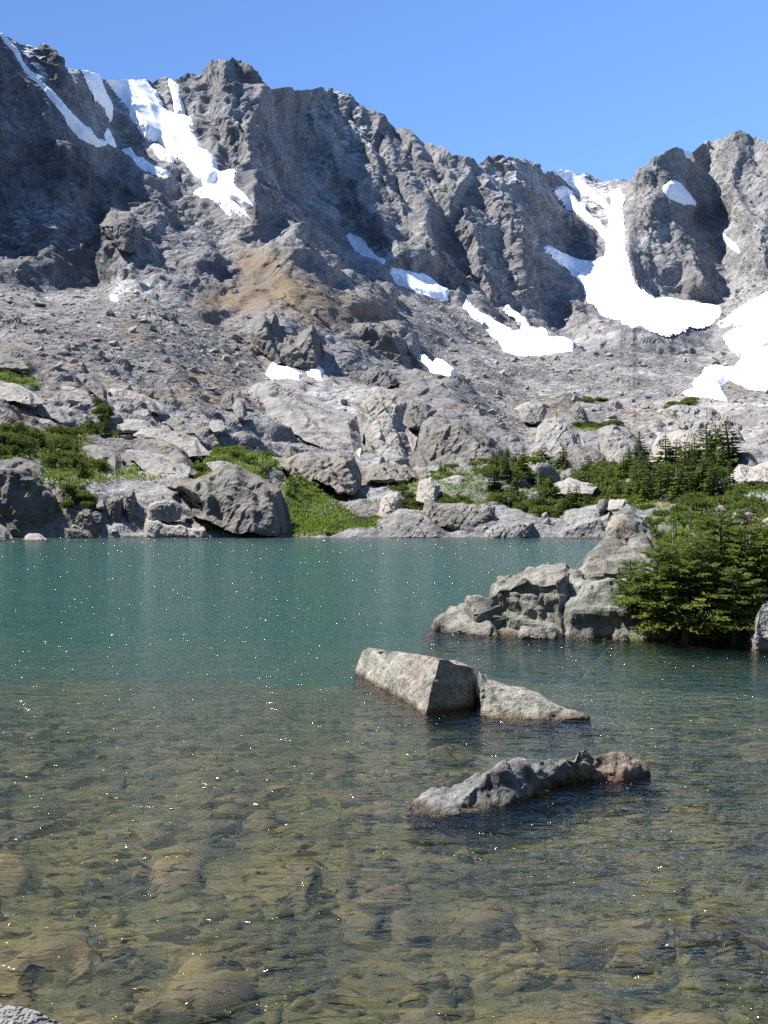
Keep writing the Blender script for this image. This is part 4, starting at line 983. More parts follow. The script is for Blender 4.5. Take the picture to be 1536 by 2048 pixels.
# far shore right of the meadow
outcrop(z4([(-10, 815), (0, 770), (60, 735), (160, 745), (250, 800), (370, 835), (360, 848), (0, 842)]), 'smooth pale slab sliding into the water right of the meadow', M_ROCK_PALE, 7, 0.8, 102, 26, 'slab', 'shore_slab', waterline=True, rough=0.6)
outcrop(z4([(150, 760), (165, 700), (240, 715), (340, 720), (440, 728), (450, 765), (400, 795), (380, 830), (290, 800), (210, 790)]), 'layered rounded rocks under the spruces on the far shore', M_ROCK_MID, 6, 0.6, 106, 27)
outcrop(z4([(370, 852), (380, 820), (430, 795), (520, 783), (600, 790), (585, 830), (500, 856)]), 'blunt grey rock at the water before the spruce belt', M_ROCK_PALE, 5, 0.5, 101, 28, waterline=True)
outcrop(z4([(595, 860), (640, 845), (720, 800), (740, 790), (860, 760), (905, 735), (930, 790), (900, 872), (760, 872), (650, 866)]), 'big wedge rock with a pale top and dark front at the water', M_ROCK_PALE, 6, 0.55, 101, 29, waterline=True, edge=9, rough=0.6)
outcrop(z4([(718, 760), (725, 745), (860, 718), (890, 722), (910, 735), (860, 762), (740, 795)]), 'flat pale plank of rock lying on the wedge rock', M_ROCK_PALE, 3, 0.6, 104, 30, 'slab', 'rock_slab', rough=0.5)
outcrop(z4([(880, 725), (905, 700), (965, 697), (970, 712), (930, 735)]), 'bright sunlit boulder at the top end of the plank rock', M_ROCK_PINK, 2, 0.5, 106, 31, 'boulder', 'shore_boulder', rough=0.4)
outcrop(z4([(852, 720), (862, 700), (885, 696), (890, 712), (875, 735), (856, 735)]), 'brown boulder perched beside the bright one', M_ROCK_MID, 1.6, 0.4, 105.5, 32, 'boulder', 'shore_boulder', rough=0.5)
outcrop(z4([(130, 690), (140, 625), (190, 608), (225, 640), (210, 690), (170, 705)]), 'pale blocky rock left of the flat topped one among spruces', M_ROCK_PINK, 5, 0.5, None, 33, 'rock')
outcrop(z4([(205, 650), (240, 615), (300, 600), (325, 612), (310, 638), (240, 660)]), 'flat topped boulder leaning on the pale blocky rock', M_ROCK_PALE, 4, 0.5, None, 34, 'boulder', 'shore_boulder', rough=0.4, edge=8)
outcrop(z4([(170, 700), (230, 660), (330, 650), (320, 680), (250, 710)]), 'white sunlit slab below the flat topped boulder', M_ROCK_PINK, 5, 0.9, 128, 35, 'slab', 'rock_slab', rough=0.5)
outcrop(z4([(540, 668), (640, 645), (740, 610), (790, 630), (862, 640), (830, 662), (700, 665), (600, 675)]), 'long pale slab in the middle of the spruce belt', M_ROCK_PINK, 7, 0.9, None, 36, 'slab', 'rock_slab', rough=0.6)
outcrop(z4([(695, 620), (710, 585), (750, 573), (770, 600), (740, 625)]), 'grey tilted boulder behind the long pale slab', M_ROCK_MID, 3.5, 0.4, None, 37, 'boulder', 'shore_boulder', rough=0.6)
outcrop(z4([(1040, 560), (1060, 530), (1130, 520), (1220, 530), (1240, 560), (1180, 600), (1080, 590)]), 'pinkish rock shelf behind the tall spruces', M_ROCK_PINK, 8, 0.7, None, 38)
outcrop(z4([(1290, 650), (1310, 620), (1350, 615), (1370, 650), (1340, 680), (1300, 675)]), 'pink boulder among the right hand spruces', M_ROCK_PINK, 3, 0.5, 128, 39, 'boulder', 'shore_boulder', rough=0.5)
outcrop(z4([(1380, 600), (1420, 560), (1470, 570), (1560, 540), (1620, 620), (1480, 625)]), 'pink shelf of rock at the right edge above the shrubs', M_ROCK_PINK, 6, 0.7, None, 40)
# left hand slabs
L = [
 ([(-200, 260), (0, 245), (110, 270), (190, 310), (230, 330), (260, 370), (200, 380), (60, 350), (-200, 360)], 'layered slab under the green strip at far left', 150, 10),
 ([(280, 320), (310, 270), (400, 250), (470, 290), (440, 340), (340, 350)], 'grey hump right of the narrow dark slot', 152, 5),
 ([(150, 400), (230, 380), (360, 410), (420, 450), (400, 490), (280, 440), (170, 440)], 'pale tilted slab below the grey hump', 138, 7),
 ([(40, 500), (160, 470), (300, 480), (440, 540), (520, 590), (545, 620), (440, 590), (260, 540), (60, 545)], 'long pale slab sloping right above the dark shrubs', 128, 8),
 ([(350, 180), (420, 165), (560, 200), (640, 260), (660, 350), (600, 330), (500, 260), (400, 210)], 'dark fluted rock step on the left slope', 172, 6),
 ([(640, 300), (740, 290), (860, 330), (980, 380), (960, 430), (800, 400), (680, 380)], 'rough ledge right of the fluted rock step', 168, 9),
 ([(-200, 60), (0, 45), (80, 60), (125, 110), (180, 170), (60, 165), (-200, 160)], 'dark block at the top of the left slabs', 180, 7),
 ([(690, 500), (740, 475), (860, 480), (920, 510), (840, 540), (720, 540)], 'flat ledge right of the small dark spruce clump', 140, 6),
 ([(800, 570), (860, 530), (960, 530), (1080, 555), (1180, 590), (1230, 640), (1260, 670), (1190, 690), (1100, 650), (960, 610)], 'whaleback slab with a dark blunt right end', 146, 10),
 ([(990, 490), (1040, 460), (1110, 470), (1170, 530), (1160, 555), (1080, 540)], 'brown boulder above the whaleback slab', 158, 4),
 ([(1250, 510), (1270, 485), (1330, 480), (1345, 520), (1300, 550)], 'boxy boulder right of the whaleback slab', 160, 3.5),
 ([(500, 640), (560, 625), (680, 650), (720, 680), (740, 780), (700, 815), (600, 800), (520, 720)], 'stout rock with a sheer front between the shrubs', 122, 6),
 ([(500, 790), (530, 745), (580, 750), (590, 810), (540, 825)], 'small rounded rock left of the stout one', 117, 3),
 ([(750, 660), (860, 660), (980, 690), (1140, 750), (1130, 800), (980, 800), (860, 760)], 'scoured pale slab sloping towards the broad cliff', 126, 9),
 ([(770, 820), (840, 790), (960, 780), (1130, 810), (1100, 850), (940, 870), (850, 865)], 'knobbly ledge under the scoured slab', 114, 6),
 ([(1240, 740), (1330, 725), (1400, 750), (1360, 790), (1290, 780)], 'pale cap of rock on top of the broad cliff', 110, 4),
 ([(560, 930), (610, 910), (640, 960), (620, 1000), (570, 990)], 'brown nose of rock below the long shrub bank', 108, 3),
 ([(-160, 480), (0, 490), (60, 540), (40, 580), (-160, 590)], 'grey bench of rock at the left edge above the shrubs', 130, 6),
]
for k, (p_, lab, Y_, T_) in enumerate(L):
    T_ = T_ * (0.55 if 'slab' in lab else 0.8)
    dark = 'dark' in lab.split()[0]
    outcrop(z5(p_), lab, M_ROCK_MID if dark or k in (9, 11, 16) else M_ROCK_PALE, T_, 0.8, None, 60 + k, 'slab' if 'slab' in lab else 'rock', 'rock_slab' if 'slab' in lab else 'rock_ledge', blocky=0.0, rough=0.8)
# cliff bands on the tundra spur and dark steps higher up
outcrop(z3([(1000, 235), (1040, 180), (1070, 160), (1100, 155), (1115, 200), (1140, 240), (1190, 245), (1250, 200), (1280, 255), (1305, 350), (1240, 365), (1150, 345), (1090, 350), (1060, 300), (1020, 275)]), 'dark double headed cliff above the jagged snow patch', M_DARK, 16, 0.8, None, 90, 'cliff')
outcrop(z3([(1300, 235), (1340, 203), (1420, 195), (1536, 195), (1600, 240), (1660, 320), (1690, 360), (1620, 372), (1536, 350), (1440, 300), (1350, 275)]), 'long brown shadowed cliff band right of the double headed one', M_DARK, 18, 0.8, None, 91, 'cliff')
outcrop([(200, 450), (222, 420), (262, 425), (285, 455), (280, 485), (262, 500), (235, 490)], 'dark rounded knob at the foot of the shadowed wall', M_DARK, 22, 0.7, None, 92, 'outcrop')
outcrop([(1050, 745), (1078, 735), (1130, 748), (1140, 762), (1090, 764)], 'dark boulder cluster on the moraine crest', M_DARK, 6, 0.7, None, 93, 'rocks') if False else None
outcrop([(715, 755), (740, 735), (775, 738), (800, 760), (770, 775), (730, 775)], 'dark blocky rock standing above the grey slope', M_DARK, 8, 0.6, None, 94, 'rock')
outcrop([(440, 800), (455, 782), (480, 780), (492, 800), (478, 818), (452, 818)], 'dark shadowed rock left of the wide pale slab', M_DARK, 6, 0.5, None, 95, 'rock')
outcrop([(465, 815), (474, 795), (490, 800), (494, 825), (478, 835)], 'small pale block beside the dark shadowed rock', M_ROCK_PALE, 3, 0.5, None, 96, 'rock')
print('outcrops', round(time.time() - T0, 1))

# ================================================================ LOOSE BOULDERS
BMESH = [make_mesh('boulder', V, Fc, M_BOULDER, False) for V, Fc in LOOSE]
r = np.random.RandomState(21)
cov = (1 - rock).reshape(NV, NU) * (1 - snowm.reshape(NV, NU)) 
inpic = (TU > -20) & (TU < 1556) & (TV < 1066)
wgt = (np.clip(cov, 0.22, 1) * inpic * (1 - sm(samp(GRASS, TU, TV), 0.3, 0.8) * 0.7) * (TV > 560 - 140 * (TU > 1480))).ravel()
area = np.abs(np.gradient(TV, axis=0)).ravel()
wgt = wgt * area * (1 - 0.7 * np.clip(tund, 0, 1)); wgt /= wgt.sum()
pick = r.choice(len(wgt), 29000, p=wgt)
spx = 2.5 * (1 - r.rand(29000)) ** -0.42                        # size in photo px: many small, few large
spx = np.minimum(spx, 26) 
sz_m = spx * dist[pick] / F * 0.5 * np.where(dist[pick] > 300, 0.85, 1.0)
order = np.argsort(-spx)
big_i, small_i = order[:300], order[300:]
for q, k in enumerate(big_i):
    p_ = PF[pick[k]]; s_ = float(sz_m[k])
    o = link('boulder', BMESH[q % 10], loc=p_ + np.array([0, 0, 0.1 * s_]))
    o.scale = (s_ * r.uniform(0.9, 1.4), s_ * r.uniform(0.8, 1.2), s_ * r.uniform(0.8, 1.15)); o.rotation_euler = (r.uniform(-.5, .5), r.uniform(-.5, .5), r.uniform(0, 6.28))
    D_ = p_[1]; U_ = TU.ravel()[pick[k]]; bg_ = 'big' if spx[k] > 15 else 'middling'
    if D_ < 190: wh = 'on the slabs left of the meadow' if U_ < 560 else ('among the rocks right of the meadow' if U_ < 980 else 'on the ground by the spruce belt')
    elif D_ < 330: wh = 'in the left scree below the shadowed wall' if U_ < 420 else ('on the slope around the wide pale slab' if U_ < 800 else ('in the scree chute by the single pale boulder' if U_ < 1150 else 'on the gravel below the right snow patch'))
    else: wh = 'at the foot of the shadowed wall' if U_ < 420 else ('on the scree under the tundra spur' if U_ < 800 else ('on the moraine below the central wall' if U_ < 1180 else 'on the moraine beside the big right snow slope'))
    tag(o, bg_ + ' grey granite boulder ' + wh, 'boulder', bg_ + ' boulders ' + wh)
vs_, fs_, n_ = [], [], 0
for q, k in enumerate(small_i):
    V, Fc = LOOSE_LO[q % 8]
    a_ = r.rand() * 6.28; c_, s_ = math.cos(a_), math.sin(a_)
    R_ = np.array([[c_, -s_, 0], [s_, c_, 0], [0, 0, 1]])
    V2 = (V * r.uniform(0.7, 1.3, 3)) @ R_.T * sz_m[k] + PF[pick[k]]
    vs_.append(V2); fs_.append(Fc + n_); n_ += len(V2)
tag(link('scree', make_mesh('scree', np.concatenate(vs_), np.concatenate(fs_), M_BOULDER, False)), kind='stuff')
# stones along the far waterline
r = np.random.RandomState(31)
for q in range(110):
    u_ = r.choice([r.uniform(425, 560), r.uniform(560, 960), r.uniform(0, 420)], p=[0.3, 0.55, 0.15]); v_ = 1070 - abs(r.normal()) * 6
    Y_ = EYE * F / (v_ + 3 - HY) if v_ > 1066 else 104 + r.rand() * 3
    p_ = to_world(u_, v_, Y_); s_ = 0.22 + 0.7 * r.rand() ** 2
    o = link('shore_stone', BMESH[q % 10], loc=(p_[0], p_[1], max(-0.05, p_[2] - 0.3)))
    o.scale = (s_ * 1.5, s_, s_ * 0.8); o.rotation_euler = (0, 0, r.uniform(0, 6.28))
    wh = 'below the broad dark cliff' if u_ < 565 else ('before the green meadow' if u_ < 765 else 'right of the green meadow')
    if u_ < 400: wh = 'below the big left cliff'
    tag(o, 'small pale stone on the far waterline ' + wh, 'stone', 'waterline stones ' + wh)
print('boulders', round(time.time() - T0, 1))
def plain_material(name, a, b_, scale=8):
    m, nt, b = new_mat(name); tc = node(nt, 'ShaderNodeTexCoord')
    n1 = noise_tex(nt, tc.outputs['Object'], scale, 4, 0.6)
    nt.links.new(ramp(nt, n1.outputs[0], [(0.3, a), (0.7, b_)]).outputs[0], b.inputs['Base Color']); b.inputs['Roughness'].default_value = 0.9
    return m
# ================================================================ THE RIGHT-HAND BANK
bx = np.concatenate([np.linspace(4, 14, 90), np.linspace(14.4, 48, 60)]); by = np.concatenate([np.linspace(22, 40, 110), np.linspace(41, 104, 80)])
BX, BY = np.meshgrid(bx, by)
def bank_height(X, Y):
    p_ = np.stack([X, Y, 0 * X], -1)
    e1 = X - np.where(Y < 32, 5.2 + 0.14 * (Y - 25), 6.2 + 0.213 * (Y - 32))
    e2 = Y - (24.9 - 0.12 * (X - 6))
    d_ = np.minimum(e1, e2)
    return -1.2 + 1.35 * sm(d_, -1.5, 0.4) + 1.25 * sm(d_, 0.2, 5) + 0.019 * np.clip(Y - 30, 0, 80) * sm(d_, 0, 4) + (0.12 * fbm(p_ / 1.5, 3, 81) + 0.18 * gnoise(p_ / 4, 82)) * sm(d_, -1, 2)
BZ = bank_height(BX.ravel(), BY.ravel())
ba = np.zeros((BX.size, 4)); ba[:, 0] = 0.35; ba[:, 2] = 0.55
tag(link('shore_bank', make_mesh('shore_bank', np.stack([BX.ravel(), BY.ravel(), BZ], -1), grid_faces(*BX.shape), M_TERRAIN, True, {'mask': ba})), kind='structure')

# unseen dark slope added behind and right of the viewer to cut sky fill
aa = np.radians(np.linspace(24, 292, 150)); rr = np.array([34, 40, 60, 90, 130, 180, 240, 300, 380, 480.0])
AA, RR = np.meshgrid(aa, rr)
AX, AY = RR * np.sin(AA), RR * np.cos(AA)
RR2 = RR + 0.0
hz = 0.62 * np.clip(RR2 - 70, 0, None) * sm(np.degrees(AA), 24, 60) * (1 - sm(np.degrees(AA), 262, 290))
hz = hz * (1 + 0.25 * gnoise(np.stack([AX.ravel() / 80, AY.ravel() / 80, 0 * AX.ravel()], -1), 95).reshape(AX.shape)) - 1.5 + 2.2 * sm(RR, 36, 62)
wb = np.zeros((AX.size, 4)); wb[:, 0] = 0.1; wb[:, 2] = 1.0
M_SKY_BLOCK = plain_material('sky_block_dark', (0.025, 0.035, 0.018), (0.06, 0.07, 0.035), 0.15)  # kept dark so the added slope bounces little light back
tag(link('unseen_sky_block', make_mesh('unseen_sky_block', np.stack([AX.ravel(), AY.ravel(), hz.ravel()], -1), grid_faces(*AX.shape), M_SKY_BLOCK, True)), kind='structure')

# ================================================================ PLANTS
def leaf_material(name, a, b_, transl=0.3, vary=0.6):
    m = bpy.data.materials.new(name); m.use_nodes = True
    nt = m.node_tree; nt.nodes.clear()
    out = node(nt, 'ShaderNodeOutputMaterial')
    geo = node(nt, 'ShaderNodeNewGeometry'); oi = node(nt, 'ShaderNodeObjectInfo')
    n1 = noise_tex(nt, geo.outputs['Position'], 3.0, 3, 0.6)
    c = ramp(nt, n1.outputs[0], [(0.32, a), (0.68, b_)]).outputs[0]
    v = ramp(nt, oi.outputs['Random'], [(0, (0.7, 0.78, 0.8)), (0.5, (1, 1, 1)), (1, (1.3, 1.2, 0.9))]).outputs[0]
    c = mixc(nt, vary, c, v, 'MULTIPLY')
    df = node(nt, 'ShaderNodeBsdfDiffuse'); tl = node(nt, 'ShaderNodeBsdfTranslucent'); mx = node(nt, 'ShaderNodeMixShader')
    nt.links.new(c, df.inputs[0]); nt.links.new(c, tl.inputs[0]); mx.inputs[0].default_value = transl
    nt.links.new(df.outputs[0], mx.inputs[1]); nt.links.new(tl.outputs[0], mx.inputs[2]); nt.links.new(mx.outputs[0], out.inputs[0])
    return m
M_FIR = leaf_material('fir_needles', (0.085, 0.125, 0.032), (0.22, 0.27, 0.070), 0.42, 0.5)
M_SPRUCE = leaf_material('spruce_needles', (0.075, 0.11, 0.032), (0.17, 0.21, 0.062), 0.35, 0.7)
M_SHRUB = leaf_material('shrub_leaves', (0.085, 0.125, 0.030), (0.19, 0.24, 0.062), 0.4, 0.7)
M_WILLOW = leaf_material('willow_leaves', (0.09, 0.12, 0.055), (0.17, 0.20, 0.10), 0.3, 0.5)
M_GRASS = leaf_material('meadow_grass', (0.11, 0.165, 0.028), (0.22, 0.29, 0.055), 0.35, 0.0)
M_BARK = plain_material('bark', (0.09, 0.07, 0.055), (0.20, 0.17, 0.14))
M_DEAD = plain_material('dead_wood', (0.22, 0.20, 0.18), (0.42, 0.39, 0.35))
M_RUST = plain_material('rusty_needles', (0.14, 0.065, 0.03), (0.26, 0.12, 0.05))

class Soup:
    def __init__(s): s.v, s.q, s.n = [], [], 0
    def quad(s, a, b, c, d):
        s.v += [a, b, c, d]; s.q.append((s.n, s.n + 1, s.n + 2, s.n + 3)); s.n += 4
    def blade(s, p, d, side, L, w, droop=0.0):
        """A lens-shaped needle spray: base, two shoulders, tip."""
        tip = p + d * L + np.array([0, 0, -droop * L]); mid = p + d * (0.45 * L) + np.array([0, 0, -droop * L * 0.25])
        s.quad(p, mid + side * w, tip, mid - side * w)
    def tube(s, pts, rad, k=5):
        pts = [np.array(p_, float) for p_ in pts]; rings = []
        for i_, p_ in enumerate(pts):
            d_ = pts[min(i_ + 1, len(pts) - 1)] - pts[max(i_ - 1, 0)]; d_ /= np.linalg.norm(d_) + 1e-9
            x = np.cross(d_, [0.3, 0.9, 0.1]); x /= np.linalg.norm(x) + 1e-9; y = np.cross(d_, x)
            b0 = s.n
            for j_ in range(k):
                a_ = 6.2832 * j_ / k; s.v.append(p_ + (x * math.cos(a_) + y * math.sin(a_)) * rad[i_])
            s.n += k; rings.append(b0)
        for i_ in range(len(rings) - 1):
            for j_ in range(k):
                s.q.append((rings[i_] + j_, rings[i_] + (j_ + 1) % k, rings[i_ + 1] + (j_ + 1) % k, rings[i_ + 1] + j_))
    def mesh(s, name, mat): return make_mesh(name, np.array(s.v), np.array(s.q), mat, False)

Zup = np.array([0, 0, 1.0])
def unit(a_): return a_ / (np.linalg.norm(a_) + 1e-9)

def conifer(seed, h, rad, whorls, per, twigs, sub, power=0.85, bare=0.06, gap=0.1, wmul=1.0, dead=0.0):
    """Trunk with limbs, and a crown of flat drooping sprays set in whorls."""
    r = np.random.RandomState(seed)
    crown, trunk = Soup(), Soup()
    lean = r.normal(size=2) * 0.04 * h
    def axis(t): return np.array([lean[0] * t * t, lean[1] * t * t, h * t])
    trunk.tube([axis(t) for t in np.linspace(0, 1, 7)], [0.035 * h * (1 - 0.93 * t) + 0.004 for t in np.linspace(0, 1, 7)], 6)
    az0 = 0
    lobes = r.uniform(0.7, 1.15, 7)
    for w_ in range(whorls):
        t = bare + (1 - bare) * (w_ + r.uniform(-.3, .3)) / whorls
        t = min(max(t, 0.03), 0.985)
        az0 += 2.4
        for b_ in range(per):
            if r.rand() < gap: continue
            az = az0 + 6.2832 * b_ / per + r.uniform(-.35, .35)
            L = rad * (1 - t) ** power * r.uniform(0.62, 1.12) * lobes[int(az / 6.2832 * 7) % 7] + 0.035 * h
            o = axis(t)
            out_ = np.array([math.cos(az), math.sin(az), 0]); side0 = np.array([-math.sin(az), math.cos(az), 0])
            rise = 0.12 + 0.55 * t
            def at(k): return o + out_ * L * k + Zup * L * (rise * k - 0.42 * (1 - 0.6 * t) * k * k)
            if L > 0.16 * h or sub: trunk.tube([at(0), at(0.5), at(0.9)], [0.007 * h * (1 - .5 * t), 0.005 * h, 0.002 * h], 3)
            for q in range(twigs):
                k = 0.18 + 0.82 * (q + r.rand() * .6) / twigs
                p_ = at(min(k, 1)); tw = L * (0.52 * (1 - 0.62 * k) + 0.05) * r.uniform(.75, 1.25)
                for sg in (-1, 1):
                    dr = unit(out_ * (0.75 + 0.3 * k) + side0 * sg * (0.85 - 0.3 * k) + Zup * r.uniform(-.12, .26))
                    sd = unit(np.cross(dr, Zup + r.normal(size=3) * .9))
                    if sub == 0: crown.blade(p_, dr, sd, tw * 1.25, tw * 0.24 * wmul, r.uniform(0, .25))
                    else:
                        for e in range(sub):
                            kk = (e + .3) / sub; pp = p_ + dr * tw * kk; l2 = tw * (0.42 - 0.2 * kk)
                            for s2 in (-1, 1):
                                d2 = unit(dr * 0.9 + sd * s2 * 0.75 + Zup * r.uniform(-.05, .32))
                                crown.blade(pp, d2, unit(np.cross(d2, Zup + r.normal(size=3) * 1.1)), l2, l2 * 0.20 * wmul, r.uniform(-.1, .15))
                        crown.blade(p_ + dr * tw * .75, dr, sd, tw * 0.42, tw * .06, 0)
            crown.blade(at(0.82), unit(out_ + Zup * .1), side0, L * 0.28 + .02 * h, L * .05 + .006 * h, 0.05)
    for e in range(4): crown.blade(axis(0.93), unit(Zup + r.normal(size=3) * .12), unit(np.cross(Zup, r.normal(size=3))), 0.1 * h, 0.012 * h)
    return crown, trunk

def plant(name, parts, loc, rot, scale, label, cat, group=None):
    o = empty(name, loc); o.rotation_euler = (0, 0, rot); o.scale = scale
    for nm, me in parts: link(nm, me, o)
    return tag(o, label, cat, group)

def shrub_meshes(seed, n=420, leaf=M_SHRUB, up=0.6, size=0.16):
    r = np.random.RandomState(seed); f_, s_ = Soup(), Soup()
    lob = [(r.uniform(-.6, .6), r.uniform(-.5, .5), r.uniform(.3, .75), r.uniform(.35, .6)) for _ in range(6)]
    for k in range(n):
        cx, cy, cz, cr = lob[r.randint(6)]
        d_ = unit(r.normal(size=3)); d_[2] = abs(d_[2]) * 1.2 - .25
        p_ = np.array([cx, cy, cz * .7]) + d_ * cr * r.uniform(.55, 1.05) * np.array([1, 1, .75])
        p_[2] = max(p_[2], 0.02)
        dr = unit(d_ * (1 - up) + Zup * up + r.normal(size=3) * .35)
        for j_ in range(3):
            d2 = unit(dr + r.normal(size=3) * .5)
            f_.blade(p_, d2, unit(np.cross(d2, r.normal(size=3))), size * r.uniform(.7, 1.4), size * .22)
    for cx, cy, cz, cr in lob:
        s_.tube([(0, 0, -.1), (cx * .6, cy * .6, cz * .4), (cx, cy, cz)], [.03, .022, .01], 4)
    return f_.mesh('foliage', leaf), s_.mesh('stem', M_BARK)

rp = np.random.RandomState(77)
FARC = []
for k in range(6):
    c_, t_ = conifer(300 + k, 1.0, 0.26 + 0.03 * (k % 3), 15 + k % 4, 6, 4, 0, 0.8, 0.04, 0.12, 1.5)
    FARC.append([('crown', c_.mesh('crown', M_SPRUCE)), ('trunk', t_.mesh('trunk', M_BARK))])
SHR = [shrub_meshes(400 + k) for k in range(5)]
KRM = [shrub_meshes(420 + k, 520, M_SPRUCE, 0.75, 0.15) for k in range(4)]
WIL = [shrub_meshes(440 + k, 380, M_WILLOW, 0.55, 0.13) for k in range(3)]

def scatter(poly, n, seed):
    r = np.random.RandomState(seed); pa = np.array(poly, float); out = []
    while len(out) < n:
        u_ = r.uniform(pa[:, 0].min(), pa[:, 0].max()); v_ = r.uniform(pa[:, 1].min(), pa[:, 1].max())
        if poly_sdf(np.array([[u_]]), np.array([[v_]]), poly)[0, 0] > 0: out.append((u_, v_))
    return out
def spruce(u_, v_, hpx, label, group, wide=1.0):
    g, _ = ground(u_, v_); h_ = hpx * g[1] / F
    k = rp.randint(6)
    plant('spruce', FARC[k], g - np.array([0, 0, .05 * h_]), rp.uniform(0, 6.28), (h_ * wide, h_ * wide, h_), label, 'tree', group)
def bush(u_, v_, wpx, kind, label, group, tall=0.6, name='shrub'):
    if kind == 'k': name = 'dwarf_spruce'
    g, _ = ground(u_, v_); w_ = 1.25 * wpx * g[1] / F * .5
    lib = {'s': SHR, 'k': KRM, 'w': WIL}[kind]; f_, s_ = lib[rp.randint(len(lib))]
    if 'spruce belt' in label or 'spruce stand' in label:
        w2 = 'above the layered shore rocks' if u_ < 1060 else ('behind the wedge rock' if u_ < 1160 else ('at the left end of the stand' if u_ < 1310 else ('in the middle of the stand' if u_ < 1420 else 'near the right edge')))
        z2_ = 'broad' if wpx > 44 else 'small'; label = z2_ + ' ' + label + ', ' + w2; group = z2_ + ' ' + group + ' ' + w2
    plant(name, [('foliage', f_), ('stem', s_)], g - np.array([0, 0, .08 * w_]), rp.uniform(0, 6.28), (w_, w_, w_ * tall * 1.5), label, 'shrub', group)

for u_, v_ in scatter([(975, 945), (1060, 935), (1240, 935), (1245, 985), (1200, 1010), (1120, 1035), (1040, 1032), (985, 1015)], 96, 1):
    h_ = rp.uniform(20, 50); z_ = ('taller' if h_ > 35 else 'short'); w_ = 'above the layered shore rocks' if u_ < 1060 else ('behind the wedge rock' if u_ < 1150 else 'left of the tall stand')
    spruce(u_, v_, h_, z_ + ' dark spruce in the low belt ' + w_, z_ + ' belt spruces ' + w_, rp.uniform(1.0, 1.6))
for u_, v_ in scatter([(1235, 950), (1300, 935), (1400, 925), (1465, 930), (1455, 990), (1400, 1005), (1300, 1010), (1240, 1005)], 70, 2):
    h_ = rp.uniform(32, 92); z_ = ('tall' if h_ > 62 else 'lower'); w_ = 'at the left end of the dense stand behind the lake' if u_ < 1310 else ('in the middle of the dense stand behind the lake' if u_ < 1390 else 'at the right end of the dense stand behind the lake')
    spruce(u_, v_, h_, z_ + ' spruce ' + w_, z_ + ' spruces ' + w_, rp.uniform(.9, 1.5))
for u_, v_ in scatter([(700, 945), (980, 930), (980, 955), (860, 975), (760, 970)], 14, 3):
    spruce(u_, v_, rp.uniform(14, 28), 'stunted little spruce among the boulders left of the low belt', 'stunted spruces')
for u_, v_ in scatter([(1040, 930), (1260, 925), (1280, 940), (1040, 945)], 22, 4):
    spruce(u_, v_, rp.uniform(12, 26), 'small spruce at the foot of the broken cliffs', 'spruces at the cliff foot', 1.2)
for u_, v_ in ((78, 905), (95, 915), (130, 905), (150, 920), (100, 930), (128, 935), (165, 975), (240, 880), (182, 855), (195, 862), (210, 870)):
    spruce(u_, v_, rp.uniform(25, 45), 'small bushy spruce rising out of the thicket above the left cliff', 'spruces above the left cliff', 1.5)
GR = 'dark shrubs on the left slope'
